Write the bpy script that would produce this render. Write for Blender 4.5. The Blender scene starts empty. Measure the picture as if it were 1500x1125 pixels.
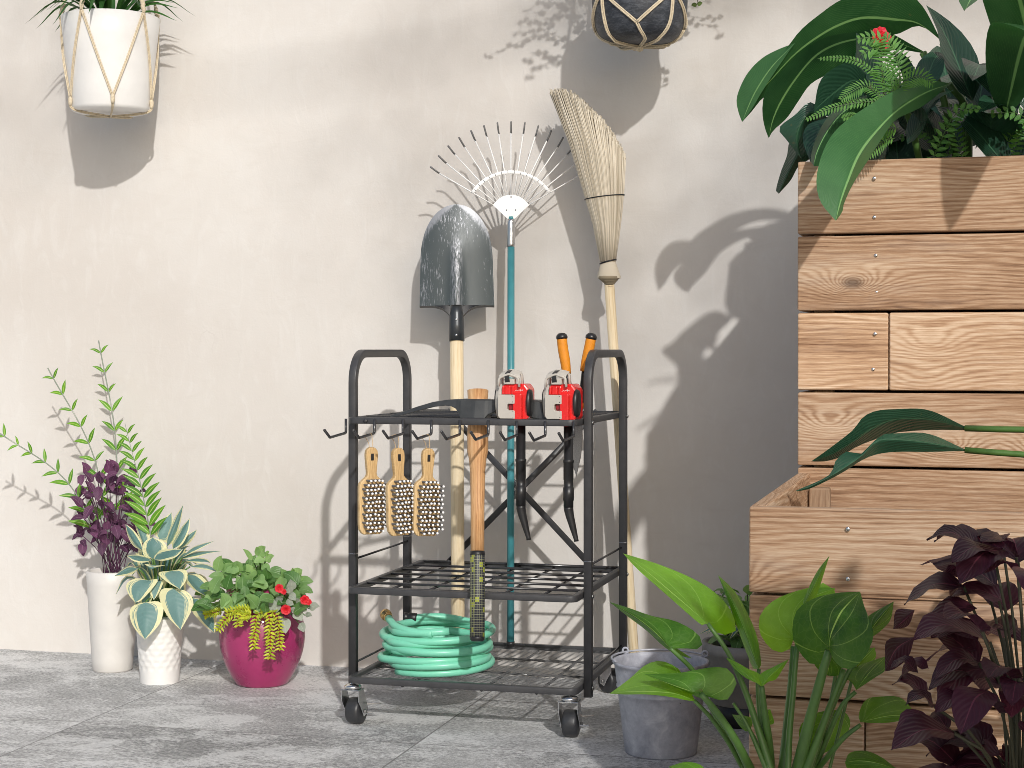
import bpy, math, random
from mathutils import Vector, Matrix, Quaternion
random.seed(7)
SC = bpy.context.scene
COL = SC.collection
V = Vector
PI = math.pi
# ------------------------------------------------------------------ camera
TH = math.atan(0.2735); CT, ST = math.cos(TH), math.sin(TH)
FPX = 2486.0; HOR = 512.0
CAMP = V((1.2, -4.6, 0.917))
cam = bpy.data.cameras.new('camera'); camo = bpy.data.objects.new('camera', cam); COL.objects.link(camo)
camo.location = CAMP; camo.rotation_euler = (PI/2, 0, TH)
cam.sensor_width = 36; cam.lens = FPX*36/1500; cam.shift_y = -(562.5-HOR)/1500
cam.clip_start = 0.05; cam.clip_end = 200
SC.camera = camo

def ray(px, py):
    a = (px-750)/FPX; b = (HOR-py)/FPX
    return V((a*CT-ST, a*ST+CT, b))
def Wz(p, z): return CAMP+ray(p[0], p[1])*z          # at camera depth z
def Wy(p, y):                                          # on the plane y = const
    r = ray(p[0], p[1]); return CAMP+r*((y-CAMP.y)/r.y)
def Wh(p, h):                                          # on the plane z = h
    r = ray(p[0], p[1]); return CAMP+r*((h-CAMP.z)/r.z)
def depth(P): d = P-CAMP; return -d.x*ST+d.y*CT
TOCAM = V((ST, -CT, 0)); CRIGHT = V((CT, ST, 0)); UP = V((0, 0, 1))

# ------------------------------------------------------------------ mesh builder
def cr(pts, n):
    pts = [V(p) for p in pts]
    if len(pts) == 2: return [pts[0].lerp(pts[1], i/n) for i in range(n+1)]
    P = [pts[0]*2-pts[1]]+pts+[pts[-1]*2-pts[-2]]
    fine = []; m = len(pts)-1; K = 24
    for s in range(m):
        a, b, c, d = P[s:s+4]
        for k in range(K):
            t = k/K
            fine.append(0.5*((2*b)+(c-a)*t+(2*a-5*b+4*c-d)*t*t+(3*b-a-3*c+d)*t**3))
    fine.append(pts[-1])
    L = [0]
    for i in range(1, len(fine)): L.append(L[-1]+(fine[i]-fine[i-1]).length)
    out = []; j = 0
    for i in range(n+1):
        s = L[-1]*i/n
        while j < len(L)-2 and L[j+1] < s: j += 1
        dl = L[j+1]-L[j]
        out.append(fine[j].lerp(fine[j+1], (s-L[j])/dl if dl > 1e-12 else 0))
    return out

class MB:
    def __init__(s): s.v = []; s.f = []; s.uv = []; s.mi = []; s.sm = []; s.c = []
    def vert(s, p, uv=(0, 0), c=0.5):
        s.v.append(V(p)); s.uv.append(uv); s.c.append(c); return len(s.v)-1
    def face(s, idx, mat=0, smooth=True): s.f.append(tuple(idx)); s.mi.append(mat); s.sm.append(smooth)
    def box(s, c, size, ax=None, mat=0, uvo=(0, 0), var=0.5, long=0):
        c = V(c); h = [x/2 for x in size]
        A = ax or (V((1, 0, 0)), V((0, 1, 0)), V((0, 0, 1)))
        for n in range(3):
            a, b = [(1, 2), (2, 0), (0, 1)][n]
            for sg in (-1, 1):
                ids = []
                for (i, j) in ((-1, -1), (1, -1), (1, 1), (-1, 1)):
                    p = c+A[n]*h[n]*sg+A[a]*h[a]*i+A[b]*h[b]*j
                    if a == long: uv = (h[a]*i, h[b]*j)
                    elif b == long: uv = (h[b]*j, h[a]*i)
                    else: uv = (h[a]*i*.3, h[b]*j)
                    ids.append(s.vert(p, (uv[0]+uvo[0], uv[1]+uvo[1]), var))
                if sg < 0: ids.reverse()
                s.face(ids, mat, False)
        return s
    def sweep(s, path, prof, ref=None, closed=False, mat=0, smooth=True, caps=True, scales=None, var=0.5):
        """prof: list of (a,b); a along side, b along normal. ref: fixed side axis."""
        n = len(path); path = [V(p) for p in path]; rings = []; m = len(prof); nrm = None; L = 0
        for i in range(n):
            if closed: t = path[(i+1) % n]-path[i-1]
            else: t = path[min(i+1, n-1)]-path[max(i-1, 0)]
            t.normalize()
            if ref is not None:
                nn = t.cross(ref).normalized(); sd = nn.cross(t).normalized()
                k = 1.0
                if 0 < i < n-1 or closed:
                    d1 = (path[i]-path[i-1]).normalized(); k = 1/max(.5, abs(d1.dot(t)))
            else:
                k = 1
                if nrm is None:
                    r = V((0, 0, 1)) if abs(t.z) < .9 else V((1, 0, 0)); nn = (r-t*r.dot(t)).normalized()
                else: nn = (nrm-t*nrm.dot(t)).normalized()
                nrm = nn; sd = t.cross(nn)
            if i: L += (path[i]-path[i-1]).length
            sc = scales[i] if scales else 1
            rings.append([s.vert(path[i]+sd*a*sc+nn*b*sc*k, (L, j/m), var) for j, (a, b) in enumerate(prof)])
        for i in range(n if closed else n-1):
            r0, r1 = rings[i], rings[(i+1) % n]
            for j in range(m): s.face((r0[j], r0[(j+1) % m], r1[(j+1) % m], r1[j]), mat, smooth)
        if caps and not closed:
            s.face(list(reversed(rings[0])), mat, False); s.face(rings[-1], mat, False)
        return s
    def tube(s, path, r, seg=10, mat=0, closed=False, caps=True, var=0.5):
        rs = r if isinstance(r, (list, tuple)) else None
        R = 1 if rs else r
        prof = [(math.cos(2*PI*k/seg)*R, math.sin(2*PI*k/seg)*R) for k in range(seg)]
        return s.sweep(path, prof, None, closed, mat, True, caps, rs, var)
    def lathe(s, prof, c, ax=UP, seg=40, mat=0, smooth=True, close=False, sx=1, sy=1, var=.5):
        """prof list of (r, h) along ax from c"""
        ax = V(ax).normalized(); r = V((1, 0, 0)) if abs(ax.x) < .9 else V((0, 1, 0))
        e1 = (r-ax*r.dot(ax)).normalized(); e2 = ax.cross(e1); c = V(c)
        rings = []; L = 0
        for i, (rad, h) in enumerate(prof):
            if i: L += math.hypot(rad-prof[i-1][0], h-prof[i-1][1])
            rings.append([s.vert(c+ax*h+e1*rad*sx*math.cos(2*PI*k/seg)+e2*rad*sy*math.sin(2*PI*k/seg), (k/seg, L), var) for k in range(seg)])
        for i in range(len(rings)-1):
            for k in range(seg): s.face((rings[i][k], rings[i][(k+1) % seg], rings[i+1][(k+1) % seg], rings[i+1][k]), mat, smooth)
        if prof[0][0] > 1e-5: s.face(list(reversed(rings[0])), mat, False)
        if prof[-1][0] > 1e-5: s.face(rings[-1], mat, False)
        return s
    def extrude(s, poly, o, ex, ey, ez, d, mat=0, smooth=False, var=.5):
        """closed 2-D polygon (counter-clockwise) in ex,ey at o, thickened d along ez"""
        o = V(o); n = len(poly)
        a = [s.vert(o+ex*x+ey*y, (x, y), var) for x, y in poly]; b = [s.vert(o+ex*x+ey*y+ez*d, (x, y), var) for x, y in poly]
        s.face(list(reversed(a)), mat, False); s.face(b, mat, False)
        for i in range(n):
            j = (i+1) % n; s.face((a[i], a[j], b[j], b[i]), mat, smooth)
        return s
    def grid(s, rows, uvs=None, mat=0, smooth=True, var=.5):
        ids = [[s.vert(p, (uvs[i][j] if uvs else (j/(len(r)-1), i/(len(rows)-1))), var) for j, p in enumerate(r)] for i, r in enumerate(rows)]
        for i in range(len(rows)-1):
            for j in range(len(rows[0])-1): s.face((ids[i][j], ids[i][j+1], ids[i+1][j+1], ids[i+1][j]), mat, smooth)
        return s
    def build(s, name, mats, parent=None, bevel=0, seg=2, weld=False):
        me = bpy.data.meshes.new(name); o0 = world_loc(parent) if parent else V((0, 0, 0))
        if not parent:
            if getattr(s, 'origin', None) is not None: o0 = V(s.origin)
        me.from_pydata([p-o0 for p in s.v], [], s.f); me.update()
        uvl = me.uv_layers.new(name='UVMap')
        flat = [0.0]*(2*len(me.loops))
        for i, l in enumerate(me.loops):
            u = s.uv[l.vertex_index]; flat[2*i] = u[0]; flat[2*i+1] = u[1]
        uvl.data.foreach_set('uv', flat)
        at = me.attributes.new('var', 'FLOAT', 'POINT'); at.data.foreach_set('value', s.c)
        me.polygons.foreach_set('use_smooth', s.sm); me.polygons.foreach_set('material_index', s.mi)
        for m in (mats if isinstance(mats, (list, tuple)) else [mats]): me.materials.append(m)
        o = bpy.data.objects.new(name, me); COL.objects.link(o)
        if parent: o.parent = parent
        else: o.location = o0
        if weld or bevel:
            w = o.modifiers.new('weld', 'WELD'); w.merge_threshold = 1e-5
        if bevel:
            b = o.modifiers.new('bevel', 'BEVEL'); b.width = bevel; b.segments = seg; b.limit_method = 'ANGLE'; b.angle_limit = math.radians(35)
            b.harden_normals = False
        return o

def world_loc(o):
    p = V((0, 0, 0))
    while o: p += o.location; o = o.parent
    return p
def tag(o, label, cat, group=None, kind=None):
    o['label'] = label; o['category'] = cat
    if group: o['group'] = group
    if kind: o['kind'] = kind
    return o
def thing(name, label, cat, loc, group=None):
    o = bpy.data.objects.new(name, None); COL.objects.link(o); o.location = V(loc); o.empty_display_size = .05
    return tag(o, label, cat, group)
def dup(root, loc, label):
    r = root.copy(); COL.objects.link(r); r.location = loc; r['label'] = label
    for ch in [c for c in root.children]:
        c = ch.copy(); COL.objects.link(c); c.parent = r
        for g in [x for x in ch.children]:
            d = g.copy(); COL.objects.link(d); d.parent = c
    return r
def circ(r, n=10, ph=0): return [(r*math.cos(2*PI*k/n+ph), r*math.sin(2*PI*k/n+ph)) for k in range(n)]
def rrect(w, h, r, n=3):
    out = []
    for (sx, sy, a0) in ((1, 1, 0), (-1, 1, PI/2), (-1, -1, PI), (1, -1, 1.5*PI)):
        for k in range(n+1):
            a = a0+PI/2*k/n; out.append((sx*(w/2-r)+r*math.cos(a), sy*(h/2-r)+r*math.sin(a)))
    return out
def fillet(pts, r, n=6, closed=False):
    pts = [V(p) for p in pts]; out = []; m = len(pts)
    for i in range(m):
        if not closed and i in (0, m-1): out.append(pts[i]); continue
        p = pts[i]; a = pts[i-1]; b = pts[(i+1) % m]
        da = (a-p); db = (b-p); rr = min(r, da.length*.49, db.length*.49)
        da.normalize(); db.normalize(); ang = da.angle(db); tl = rr/math.tan(ang/2) if ang > .01 else rr
        tl = min(tl, (a-p).length*.5, (b-p).length*.5); rr = tl*math.tan(ang/2)
        c = p+(da+db).normalized()*(rr/math.sin(ang/2))
        s0 = p+da*tl-c; s1 = p+db*tl-c
        for k in range(n+1): out.append(c+s0.normalized().slerp(s1.normalized(), k/n)*rr)
    return out

# ------------------------------------------------------------------ leaves
def heart(t): return ((1-t)**.85)*(0.62+1.5*t)/.82
def ovate(t): return max(0, math.sin(PI*t**.72))**.85
def lance(t): return max(0, math.sin(PI*min(1, t**.8)))
def strap(t): return min(1, t*6+.25)*(1-t**3)**.8
def leaf(mb, pts, w, nrm, prof=ovate, nl=10, nw=4, fold=.25, lobe=0, ruf=0, var=None, twist=0, mat=0):
    var = random.random() if var is None else var
    C = cr(pts, nl); nrm = V(nrm).normalized(); L = sum((C[i+1]-C[i]).length for i in range(nl)); rows = []; uvs = []
    ph = random.random()*6
    for i in range(nl+1):
        t = i/nl; T = (C[min(i+1, nl)]-C[max(i-1, 0)]).normalized()
        n0 = (nrm-T*nrm.dot(T))
        if n0.length < .05: n0 = T.orthogonal()
        n0.normalize(); sd = T.cross(n0)
        if twist: q = Quaternion(T, twist*t); sd = q @ sd; n0 = q @ n0
        wi = w*prof(t); row = []; uv = []
        for j in range(2*nw+1):
            u = j/nw-1; au = abs(u)
            p = C[i]+sd*(u*wi*math.cos(fold))+n0*(au*wi*math.sin(fold)+ruf*math.sin(t*14+ph+u)*au)
            if lobe: p -= T*(lobe*L*au**1.3*max(0, 1-t*2.2)**2)
            row.append(p); uv.append((u*.5+.5, t))
        rows.append(row); uvs.append(uv)
    mb.grid(rows, uvs, mat, True, var)
def leafT(mb, mid, left, right, z0, z1, dl=.02, dr=.02, bow=0, var=None, nl=16, nw=5, cup=.0, mat=0, z2=None):
    """a leaf laid between a midrib and its two edges, seen from the camera, at its own distance (z0 base, z1 tip)"""
    var = random.random() if var is None else var
    M = cr([(p[0], p[1], 0) for p in mid], nl); Lf = cr([(p[0], p[1], 0) for p in left], nl); R = cr([(p[0], p[1], 0) for p in right], nl)
    ml = max((Lf[i]-M[i]).length for i in range(nl+1)) or 1; mr = max((R[i]-M[i]).length for i in range(nl+1)) or 1
    rows = []; uvs = []
    for i in range(nl+1):
        t = i/nl; z = z0+(z1-z0)*t-bow*math.sin(PI*t); row = []; uv = []
        for j in range(2*nw+1):
            u = j/nw-1
            E, d, mm = (Lf, dl, ml) if u < 0 else (R, dr, mr)
            a = abs(u); q = M[i].lerp(E[i], a); k = (E[i]-M[i]).length/mm
            zz = z+d*k*a-cup*4*a*(1-a)*k
            row.append(Wz((q.x, q.y), zz)); uv.append((u*.5+.5, t))
        rows.append(row); uvs.append(uv)
    mb.grid(rows, uvs, mat, True, var)

# ------------------------------------------------------------------ materials
def srgb(r, g, b):
    f = lambda c: (c/12.92 if c <= .04045 else ((c+.055)/1.055)**2.4)
    return (f(r/255), f(g/255), f(b/255), 1)
class Mat:
    def __init__(s, name, base=(.5, .5, .5, 1), rough=.5, metal=0, spec=.5, coat=0):
        s.m = bpy.data.materials.new(name); s.m.use_nodes = True; s.nt = s.m.node_tree
        s.b = s.nt.nodes['Principled BSDF']; s.out = s.nt.nodes['Material Output']
        s.b.inputs['Base Color'].default_value = base; s.b.inputs['Roughness'].default_value = rough
        s.b.inputs['Metallic'].default_value = metal; s.b.inputs['Specular IOR Level'].default_value = spec
        if coat: s.b.inputs['Coat Weight'].default_value = coat; s.b.inputs['Coat Roughness'].default_value = .08
    def n(s, t, **k):
        x = s.nt.nodes.new('ShaderNode'+t)
        for a, v in k.items():
            if a.startswith('i_'):
                key = a[2:].replace('_', ' ')
                x.inputs[int(key) if key.isdigit() else key].default_value = v
            else: setattr(x, a, v)
        return x
    def l(s, a, b): s.nt.links.new(a, b)
    def val(s, x, inp):
        if isinstance(x, (int, float)): inp.default_value = x
        elif isinstance(x, tuple): inp.default_value = x
        else: s.l(x, inp)
    def math(s, op, a, b=0, c=0, clamp=False):
        x = s.n('Math', operation=op, use_clamp=clamp)
        s.val(a, x.inputs[0]); s.val(b, x.inputs[1]); s.val(c, x.inputs[2]); return x.outputs[0]
    def ramp(s, fac, stops, interp='LINEAR'):
        x = s.n('ValToRGB'); x.color_ramp.interpolation = interp; e = x.color_ramp.elements
        while len(e) < len(stops): e.new(.5)
        for i, (p, c) in enumerate(stops):
            e[i].position = p; e[i].color = c if isinstance(c, tuple) else (c, c, c, 1)
        s.l(fac, x.inputs[0]); return x.outputs[0]
    def mix(s, fac, a, b, mode='MIX'):
        x = s.n('Mix', data_type='RGBA', blend_type=mode)
        s.val(fac, x.inputs[0]); s.val(a, x.inputs[6]); s.val(b, x.inputs[7]); return x.outputs[2]
    def coord(s, which='Object', scale=(1, 1, 1), rot=(0, 0, 0)):
        t = s.n('TexCoord'); mp = s.n('Mapping'); mp.inputs['Scale'].default_value = scale; mp.inputs['Rotation'].default_value = rot
        s.l(t.outputs[which], mp.inputs[0]); return mp.outputs[0]
    def noise(s, vec, scale, detail=4, rough=.55, dist=0, out='Fac'):
        x = s.n('TexNoise'); x.inputs['Scale'].default_value = scale; x.inputs['Detail'].default_value = detail
        x.inputs['Roughness'].default_value = rough; x.inputs['Distortion'].default_value = dist
        s.l(vec, x.inputs['Vector']); return x.outputs[0 if out == 'Fac' else 1]
    def var(s):
        x = s.n('Attribute'); x.attribute_name = 'var'; return x.outputs['Fac']
    def bump(s, h, strength=.3, dist=.002):
        x = s.n('Bump'); x.inputs['Strength'].default_value = strength; x.inputs['Distance'].default_value = dist
        s.l(h, x.inputs['Height']); s.l(x.outputs[0], s.b.inputs['Normal']); return x
    def base(s, c): s.l(c, s.b.inputs['Base Color'])
    def rough(s, c): s.l(c, s.b.inputs['Roughness'])
def smoothstep(m, x, a, b):
    r = m.n('MapRange', interpolation_type='SMOOTHSTEP'); r.inputs[1].default_value = a; r.inputs[2].default_value = b
    m.val(x, r.inputs[0]); return r.outputs[0]

def simple(name, col, rough=.5, metal=0, spec=.5, coat=0, nscale=60, namt=.12, bump=.08, bscale=400):
    m = Mat(name, col, rough, metal, spec, coat); v = m.coord()
    f = m.noise(v, nscale, 5, .6)
    m.base(m.mix(1, col, m.ramp(f, [(.25, 1-namt), (.75, 1+namt)]), 'MULTIPLY'))
    m.rough(m.math('MULTIPLY_ADD', f, .25, rough-.12))
    if bump: m.bump(m.noise(v, bscale, 2), bump, .0006)
    return m.m

def leafmat(name, dark, light, rib, nv=9, ang=.9, rough=.38, trans=.3, tcol=None, margin=None, veins=.35, rw=.025, bump=.35, back=None, palm=False):
    m = Mat(name, dark, rough); uv = m.n('UVMap'); sp = m.n('SeparateXYZ'); m.l(uv.outputs[0], sp.inputs[0])
    u, v = sp.outputs[0], sp.outputs[1]
    a = m.math('ABSOLUTE', m.math('SUBTRACT', u, .5))
    oc = m.coord()
    n1 = m.noise(oc, 14, 4); n2 = m.noise(oc, 70, 3)
    wob = m.math('MULTIPLY_ADD', n1, .10, -.05)
    w = m.math('FRACT', m.math('MULTIPLY', m.math('ADD', m.math('SUBTRACT', v, m.math('MULTIPLY', a, ang)), wob), nv))
    if palm:
        th = m.math('ARCTAN2', m.math('SUBTRACT', u, .5), m.math('MULTIPLY_ADD', v, .9, .03))
        w = m.math('FRACT', m.math('ADD', m.math('MULTIPLY_ADD', th, 2.6, .5), wob))
    line = m.math('ABSOLUTE', m.math('SUBTRACT', w, .5))
    vein = smoothstep(m, line, .46, .5)
    ribm = m.math('SUBTRACT', 1, smoothstep(m, a, rw*.5, rw))
    col = m.mix(m.math('ADD', m.math('MULTIPLY', m.var(), .8), m.math('MULTIPLY_ADD', n1, .9, -.35), clamp=True), dark, light)  # dark to light per leaf; some sunlit and shaded tones are put in here
    col = m.mix(m.math('MULTIPLY', vein, veins), col, rib)
    if margin:
        st = m.n('Mapping'); st.inputs['Scale'].default_value = (22, 2.0, 1); m.l(uv.outputs[0], st.inputs[0])
        va = m.n('CombineXYZ'); m.l(m.math('MULTIPLY', m.var(), 9), va.inputs[2]); vv = m.n('VectorMath'); m.l(st.outputs[0], vv.inputs[0]); m.l(va.outputs[0], vv.inputs[1])
        sn = m.noise(vv.outputs[0], 1, 3)
        edge = m.math('ADD', m.math('ADD', a, m.math('MULTIPLY_ADD', sn, .55, -.275)), m.math('MULTIPLY', m.math('POWER', v, 6), .12))
        col = m.mix(smoothstep(m, edge, .30, .36), col, margin)
    else:
        col = m.mix(ribm, col, rib)
    spot = m.math('MULTIPLY', m.ramp(m.noise(oc, 42, 3, .6), [(.70, 0), (.78, 1)]), .45)
    col = m.mix(spot, col, (.16, .12, .035, 1))
    if back:
        g = m.n('NewGeometry'); col = m.mix(m.math('MULTIPLY', g.outputs['Backfacing'], .6), col, back)
    m.base(col)
    if palm:
        vo = m.n('TexVoronoi', feature='DISTANCE_TO_EDGE'); vo.inputs['Scale'].default_value = 1; mpv = m.n('Mapping'); mpv.inputs['Scale'].default_value = (13, 17, 1); m.l(uv.outputs[0], mpv.inputs[0]); m.l(mpv.outputs[0], vo.inputs['Vector'])
        net = m.math('SUBTRACT', 1, smoothstep(m, vo.outputs['Distance'], .01, .10))
        m.base(m.mix(m.math('MULTIPLY', net, .10), col, rib)); n2 = m.math('MULTIPLY_ADD', net, -.35, n2)
    h = m.math('ADD', m.math('MULTIPLY', m.math('SINE', m.math('MULTIPLY', w, 2*PI)), .5), m.math('MULTIPLY_ADD', n2, .6, m.math('MULTIPLY', ribm, -1.2)))
    m.bump(h, bump, .0012)
    m.rough(m.math('MULTIPLY_ADD', n1, .25, rough-.1))
    if trans:
        t = m.n('BsdfTranslucent'); mx = m.n('MixShader'); mx.inputs[0].default_value = trans
        hs = m.n('HueSaturation'); hs.inputs['Hue'].default_value = .475; hs.inputs['Saturation'].default_value = 1.15; hs.inputs['Value'].default_value = 2.2
        m.l(col, hs.inputs['Color']); m.l(hs.outputs[0], t.inputs['Color'])
        m.l(m.b.outputs[0], mx.inputs[1]); m.l(t.outputs[0], mx.inputs[2]); m.l(mx.outputs[0], m.out.inputs[0])
    return m.m

def woodmat(name, dark, mid, light, knots=True, gscale=1.0, rough=.65, weather=.0):
    """UV in metres: u along the grain, v across"""
    m = Mat(name, mid, rough, spec=.3); uv = m.n('UVMap'); vv = m.var()
    add = m.n('VectorMath', operation='ADD'); cx = m.n('CombineXYZ'); m.l(m.math('MULTIPLY', vv, 37.3), cx.inputs[0]); m.l(m.math('MULTIPLY', vv, 11.7), cx.inputs[1])
    m.l(uv.outputs[0], add.inputs[0]); m.l(cx.outputs[0], add.inputs[1]); base = add.outputs[0]
    def sc(x, y):
        q = m.n('Mapping'); q.inputs['Scale'].default_value = (x, y, 1); m.l(base, q.inputs[0]); return q.outputs[0]
    sp = m.n('SeparateXYZ'); m.l(base, sp.inputs[0])
    warp = m.noise(sc(1.3*gscale, 9*gscale), 1, 4, .55)
    ring = m.math('ADD', m.math('MULTIPLY', sp.outputs[1], 240*gscale), m.math('MULTIPLY', warp, 15))
    ring = m.math('ADD', ring, m.math('MULTIPLY', m.noise(sc(9*gscale, 70*gscale), 1, 4, .6), 2.2))
    kd = None
    if knots:
        vo = m.n('TexVoronoi'); vo.inputs['Scale'].default_value = 1; vo.inputs['Randomness'].default_value = .9; m.l(sc(3.6*gscale, 7.0*gscale), vo.inputs['Vector']); kd = vo.outputs['Distance']
        ring = m.math('ADD', ring, m.math('MULTIPLY', m.math('POWER', 2.718, m.math('MULTIPLY', kd, -7.5)), 40))
    s1 = m.math('MULTIPLY_ADD', m.math('SINE', m.math('MULTIPLY', ring, 2.4)), .5, .5)
    s1 = m.math('MULTIPLY', m.math('POWER', s1, 1.6), m.math('MULTIPLY_ADD', m.noise(sc(2.5, 22), 1, 4, .6), 1.9, -.35, True))
    fib = m.noise(sc(14*gscale, 420*gscale), 1, 4, .7)
    big = m.noise(sc(1.2, 9), 1, 3)
    f = m.math('ADD', m.math('MULTIPLY', s1, .27), m.math('ADD', m.math('MULTIPLY', fib, .85), m.math('MULTIPLY_ADD', big, .7, -.35)))
    col = m.ramp(f, [(.24, light), (.52, mid), (.86, dark)])
    if knots:
        kn = m.math('SUBTRACT', 1, smoothstep(m, kd, .05, .13))
        col = m.mix(m.math('MULTIPLY', kn, .75), col, tuple(list(x*.4 for x in dark[:3])+[1]))
    col = m.mix(1, col, m.ramp(vv, [(0, (.76, .72, .70, 1)), (1, (1.16, 1.14, 1.12, 1))]), 'MULTIPLY')
    chk = m.math('MULTIPLY', m.ramp(m.noise(sc(5*gscale, 190*gscale), 1, 2, .5), [(.70, 0), (.75, 1)]), m.ramp(m.noise(sc(3, 6), 1, 2), [(.5, 0), (.6, 1)]))
    col = m.mix(m.math('MULTIPLY', chk, .7), col, tuple(list(x*.35 for x in dark[:3])+[1]))
    col = m.mix(m.math('MULTIPLY', m.ramp(m.noise(sc(2, 14), 1, 5, .7), [(.52, 0), (.75, 1)]), .35), col, (.36, .31, .27, 1)) if knots else col
    m.base(col)
    m.bump(m.math('ADD', m.math('MULTIPLY', s1, -.2), m.math('MULTIPLY', fib, -.9)), .5, .0012)
    return m.m

M = {}
# wall plaster
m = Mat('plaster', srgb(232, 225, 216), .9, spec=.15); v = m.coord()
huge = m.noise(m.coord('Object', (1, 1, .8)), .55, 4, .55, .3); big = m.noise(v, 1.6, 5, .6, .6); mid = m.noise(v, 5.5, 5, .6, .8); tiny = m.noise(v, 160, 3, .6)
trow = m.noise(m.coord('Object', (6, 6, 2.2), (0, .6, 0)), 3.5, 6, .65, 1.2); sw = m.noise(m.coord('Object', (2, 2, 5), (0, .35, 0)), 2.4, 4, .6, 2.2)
col = m.mix(m.ramp(huge, [(.38, 0), (.62, 1)]), (.590, .550, .508, 1), (.690, .668, .636, 1))  # broad mottled tones, also imitating the wall's soft light gradient in the colour
col = m.mix(m.math('MULTIPLY', m.ramp(big, [(.35, 0), (.7, 1)]), .5), col, (.70, .68, .65, 1))
col = m.mix(m.math('MULTIPLY', m.ramp(mid, [(.4, 0), (.72, 1)]), .35), col, (.610, .566, .522, 1))
col = m.mix(m.math('MULTIPLY', m.ramp(trow, [(.52, 0), (.72, 1)]), .3), col, (.72, .705, .68, 1))
col = m.mix(m.math('MULTIPLY', m.ramp(sw, [(.55, 0), (.8, 1)]), .25), col, (.56, .52, .475, 1))
cv = m.n('TexVoronoi', feature='DISTANCE_TO_EDGE'); cv.inputs['Scale'].default_value = .8; wv = m.n('VectorMath', operation='MULTIPLY_ADD'); nz = m.n('TexNoise'); nz.inputs['Scale'].default_value = 3; nz.inputs['Detail'].default_value = 6; m.l(v, nz.inputs[0]); m.l(nz.outputs[1], wv.inputs[0]); wv.inputs[1].default_value = (.5, .5, .5); m.l(v, wv.inputs[2]); m.l(wv.outputs[0], cv.inputs['Vector'])
crk = m.math('MULTIPLY', m.math('SUBTRACT', 1, smoothstep(m, cv.outputs['Distance'], .0006, .0022)), m.ramp(big, [(.56, 0), (.66, 1)]))
col = m.mix(m.math('MULTIPLY', crk, .22), col, (.42, .38, .34, 1))
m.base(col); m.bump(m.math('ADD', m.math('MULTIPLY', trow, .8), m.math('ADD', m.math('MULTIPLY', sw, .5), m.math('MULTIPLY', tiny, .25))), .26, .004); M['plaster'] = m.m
# floor: slate-look concrete slabs
m = Mat('slate_concrete', (.3, .3, .3, 1), .6, spec=.4); v = m.coord(); sp = m.n('SeparateXYZ'); m.l(v, sp.inputs[0])
TS, TX, TY = .865, -.056, -.85
gx = m.math('DIVIDE', m.math('SUBTRACT', sp.outputs[0], TX), TS); gy = m.math('DIVIDE', m.math('SUBTRACT', sp.outputs[1], TY), TS)
cellv = m.n('CombineXYZ'); m.l(m.math('FLOOR', gx), cellv.inputs[0]); m.l(m.math('FLOOR', gy), cellv.inputs[1])
wn = m.n('TexWhiteNoise'); m.l(cellv.outputs[0], wn.inputs[0])
off = m.n('VectorMath', operation='MULTIPLY_ADD'); m.l(wn.outputs['Color'], off.inputs[0]); off.inputs[1].default_value = (7, 7, 7); m.l(v, off.inputs[2])
def stq(x, y):
    q = m.n('Mapping'); q.inputs['Scale'].default_value = (x, y, 1); m.l(off.outputs[0], q.inputs[0]); return q.outputs[0]
cl = m.noise(stq(1.5, 2.0), 1.3, 6, .62, .5); st = m.noise(stq(14, 17), 6.5, 9, .85, .1); gr = m.noise(stq(45, 50), 2.6, 6, .8); pt = m.noise(stq(2.6, 3.6), 1.7, 9, .72, .5)
f = m.math('ADD', m.math('MULTIPLY', cl, .75), m.math('ADD', m.math('MULTIPLY', st, .7), m.math('MULTIPLY', gr, 1.35)))
f = m.math('ADD', f, m.math('MULTIPLY_ADD', wn.outputs['Value'], .16, -.08))
f = m.math('SUBTRACT', f, .60)
col = m.ramp(f, [(.52, (.16, .162, .163, 1)), (.74, (.37, .37, .368, 1)), (.95, (.62, .62, .615, 1))])
patch = m.ramp(m.math('ADD', pt, m.math('MULTIPLY_ADD', gr, .5, -.25)), [(.47, 0), (.58, 1)])
col = m.mix(m.math('MULTIPLY', patch, .52), col, (.88, .88, .87, 1))
jx = m.math('ABSOLUTE', m.math('SUBTRACT', m.math('FRACT', m.math('ADD', gx, .5)), .5)); jy = m.math('ABSOLUTE', m.math('SUBTRACT', m.math('FRACT', m.math('ADD', gy, .5)), .5))
j = m.math('SUBTRACT', 1, smoothstep(m, m.math('MINIMUM', jx, jy), .0016, .0034))
col = m.mix(m.math('MULTIPLY', j, .75), col, (.17, .165, .16, 1))
m.base(col); m.rough(m.math('MULTIPLY_ADD', st, .35, .42))
m.bump(m.math('SUBTRACT', m.math('ADD', m.math('MULTIPLY', st, .8), m.math('MULTIPLY', gr, .9)), m.math('MULTIPLY', j, .8)), .45, .004); M['floor'] = m.m
M['black'] = simple('black_powder_coat', (.048, .048, .051, 1), .42, 0, .5, nscale=40, namt=.2, bump=.12, bscale=1500)
M['wire'] = simple('black_wire', (.035, .035, .038, 1), .2, 0, .6, nscale=60, bump=.05)
M['mesh'] = simple('dark_mesh', (.16, .16, .162, 1), .42, .3)
M['bolt'] = simple('steel_bolt', (.35, .35, .35, 1), .3, 1)
M['zinc'] = simple('bright_zinc', (.72, .72, .72, 1), .24, 1, nscale=30, namt=.15)
M['rubber'] = simple('black_rubber', (.03, .031, .034, 1), .42, nscale=80, namt=.2)
M['white'] = simple('white_paint', (.90, .90, .89, 1), .4, nscale=50, namt=.04)
M['tinegrey'] = simple('grey_vinyl_tip', (.16, .16, .16, 1), .5)
M['teal'] = simple('teal_painted_pole', srgb(70, 140, 148), .33, nscale=25, namt=.12)
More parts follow.
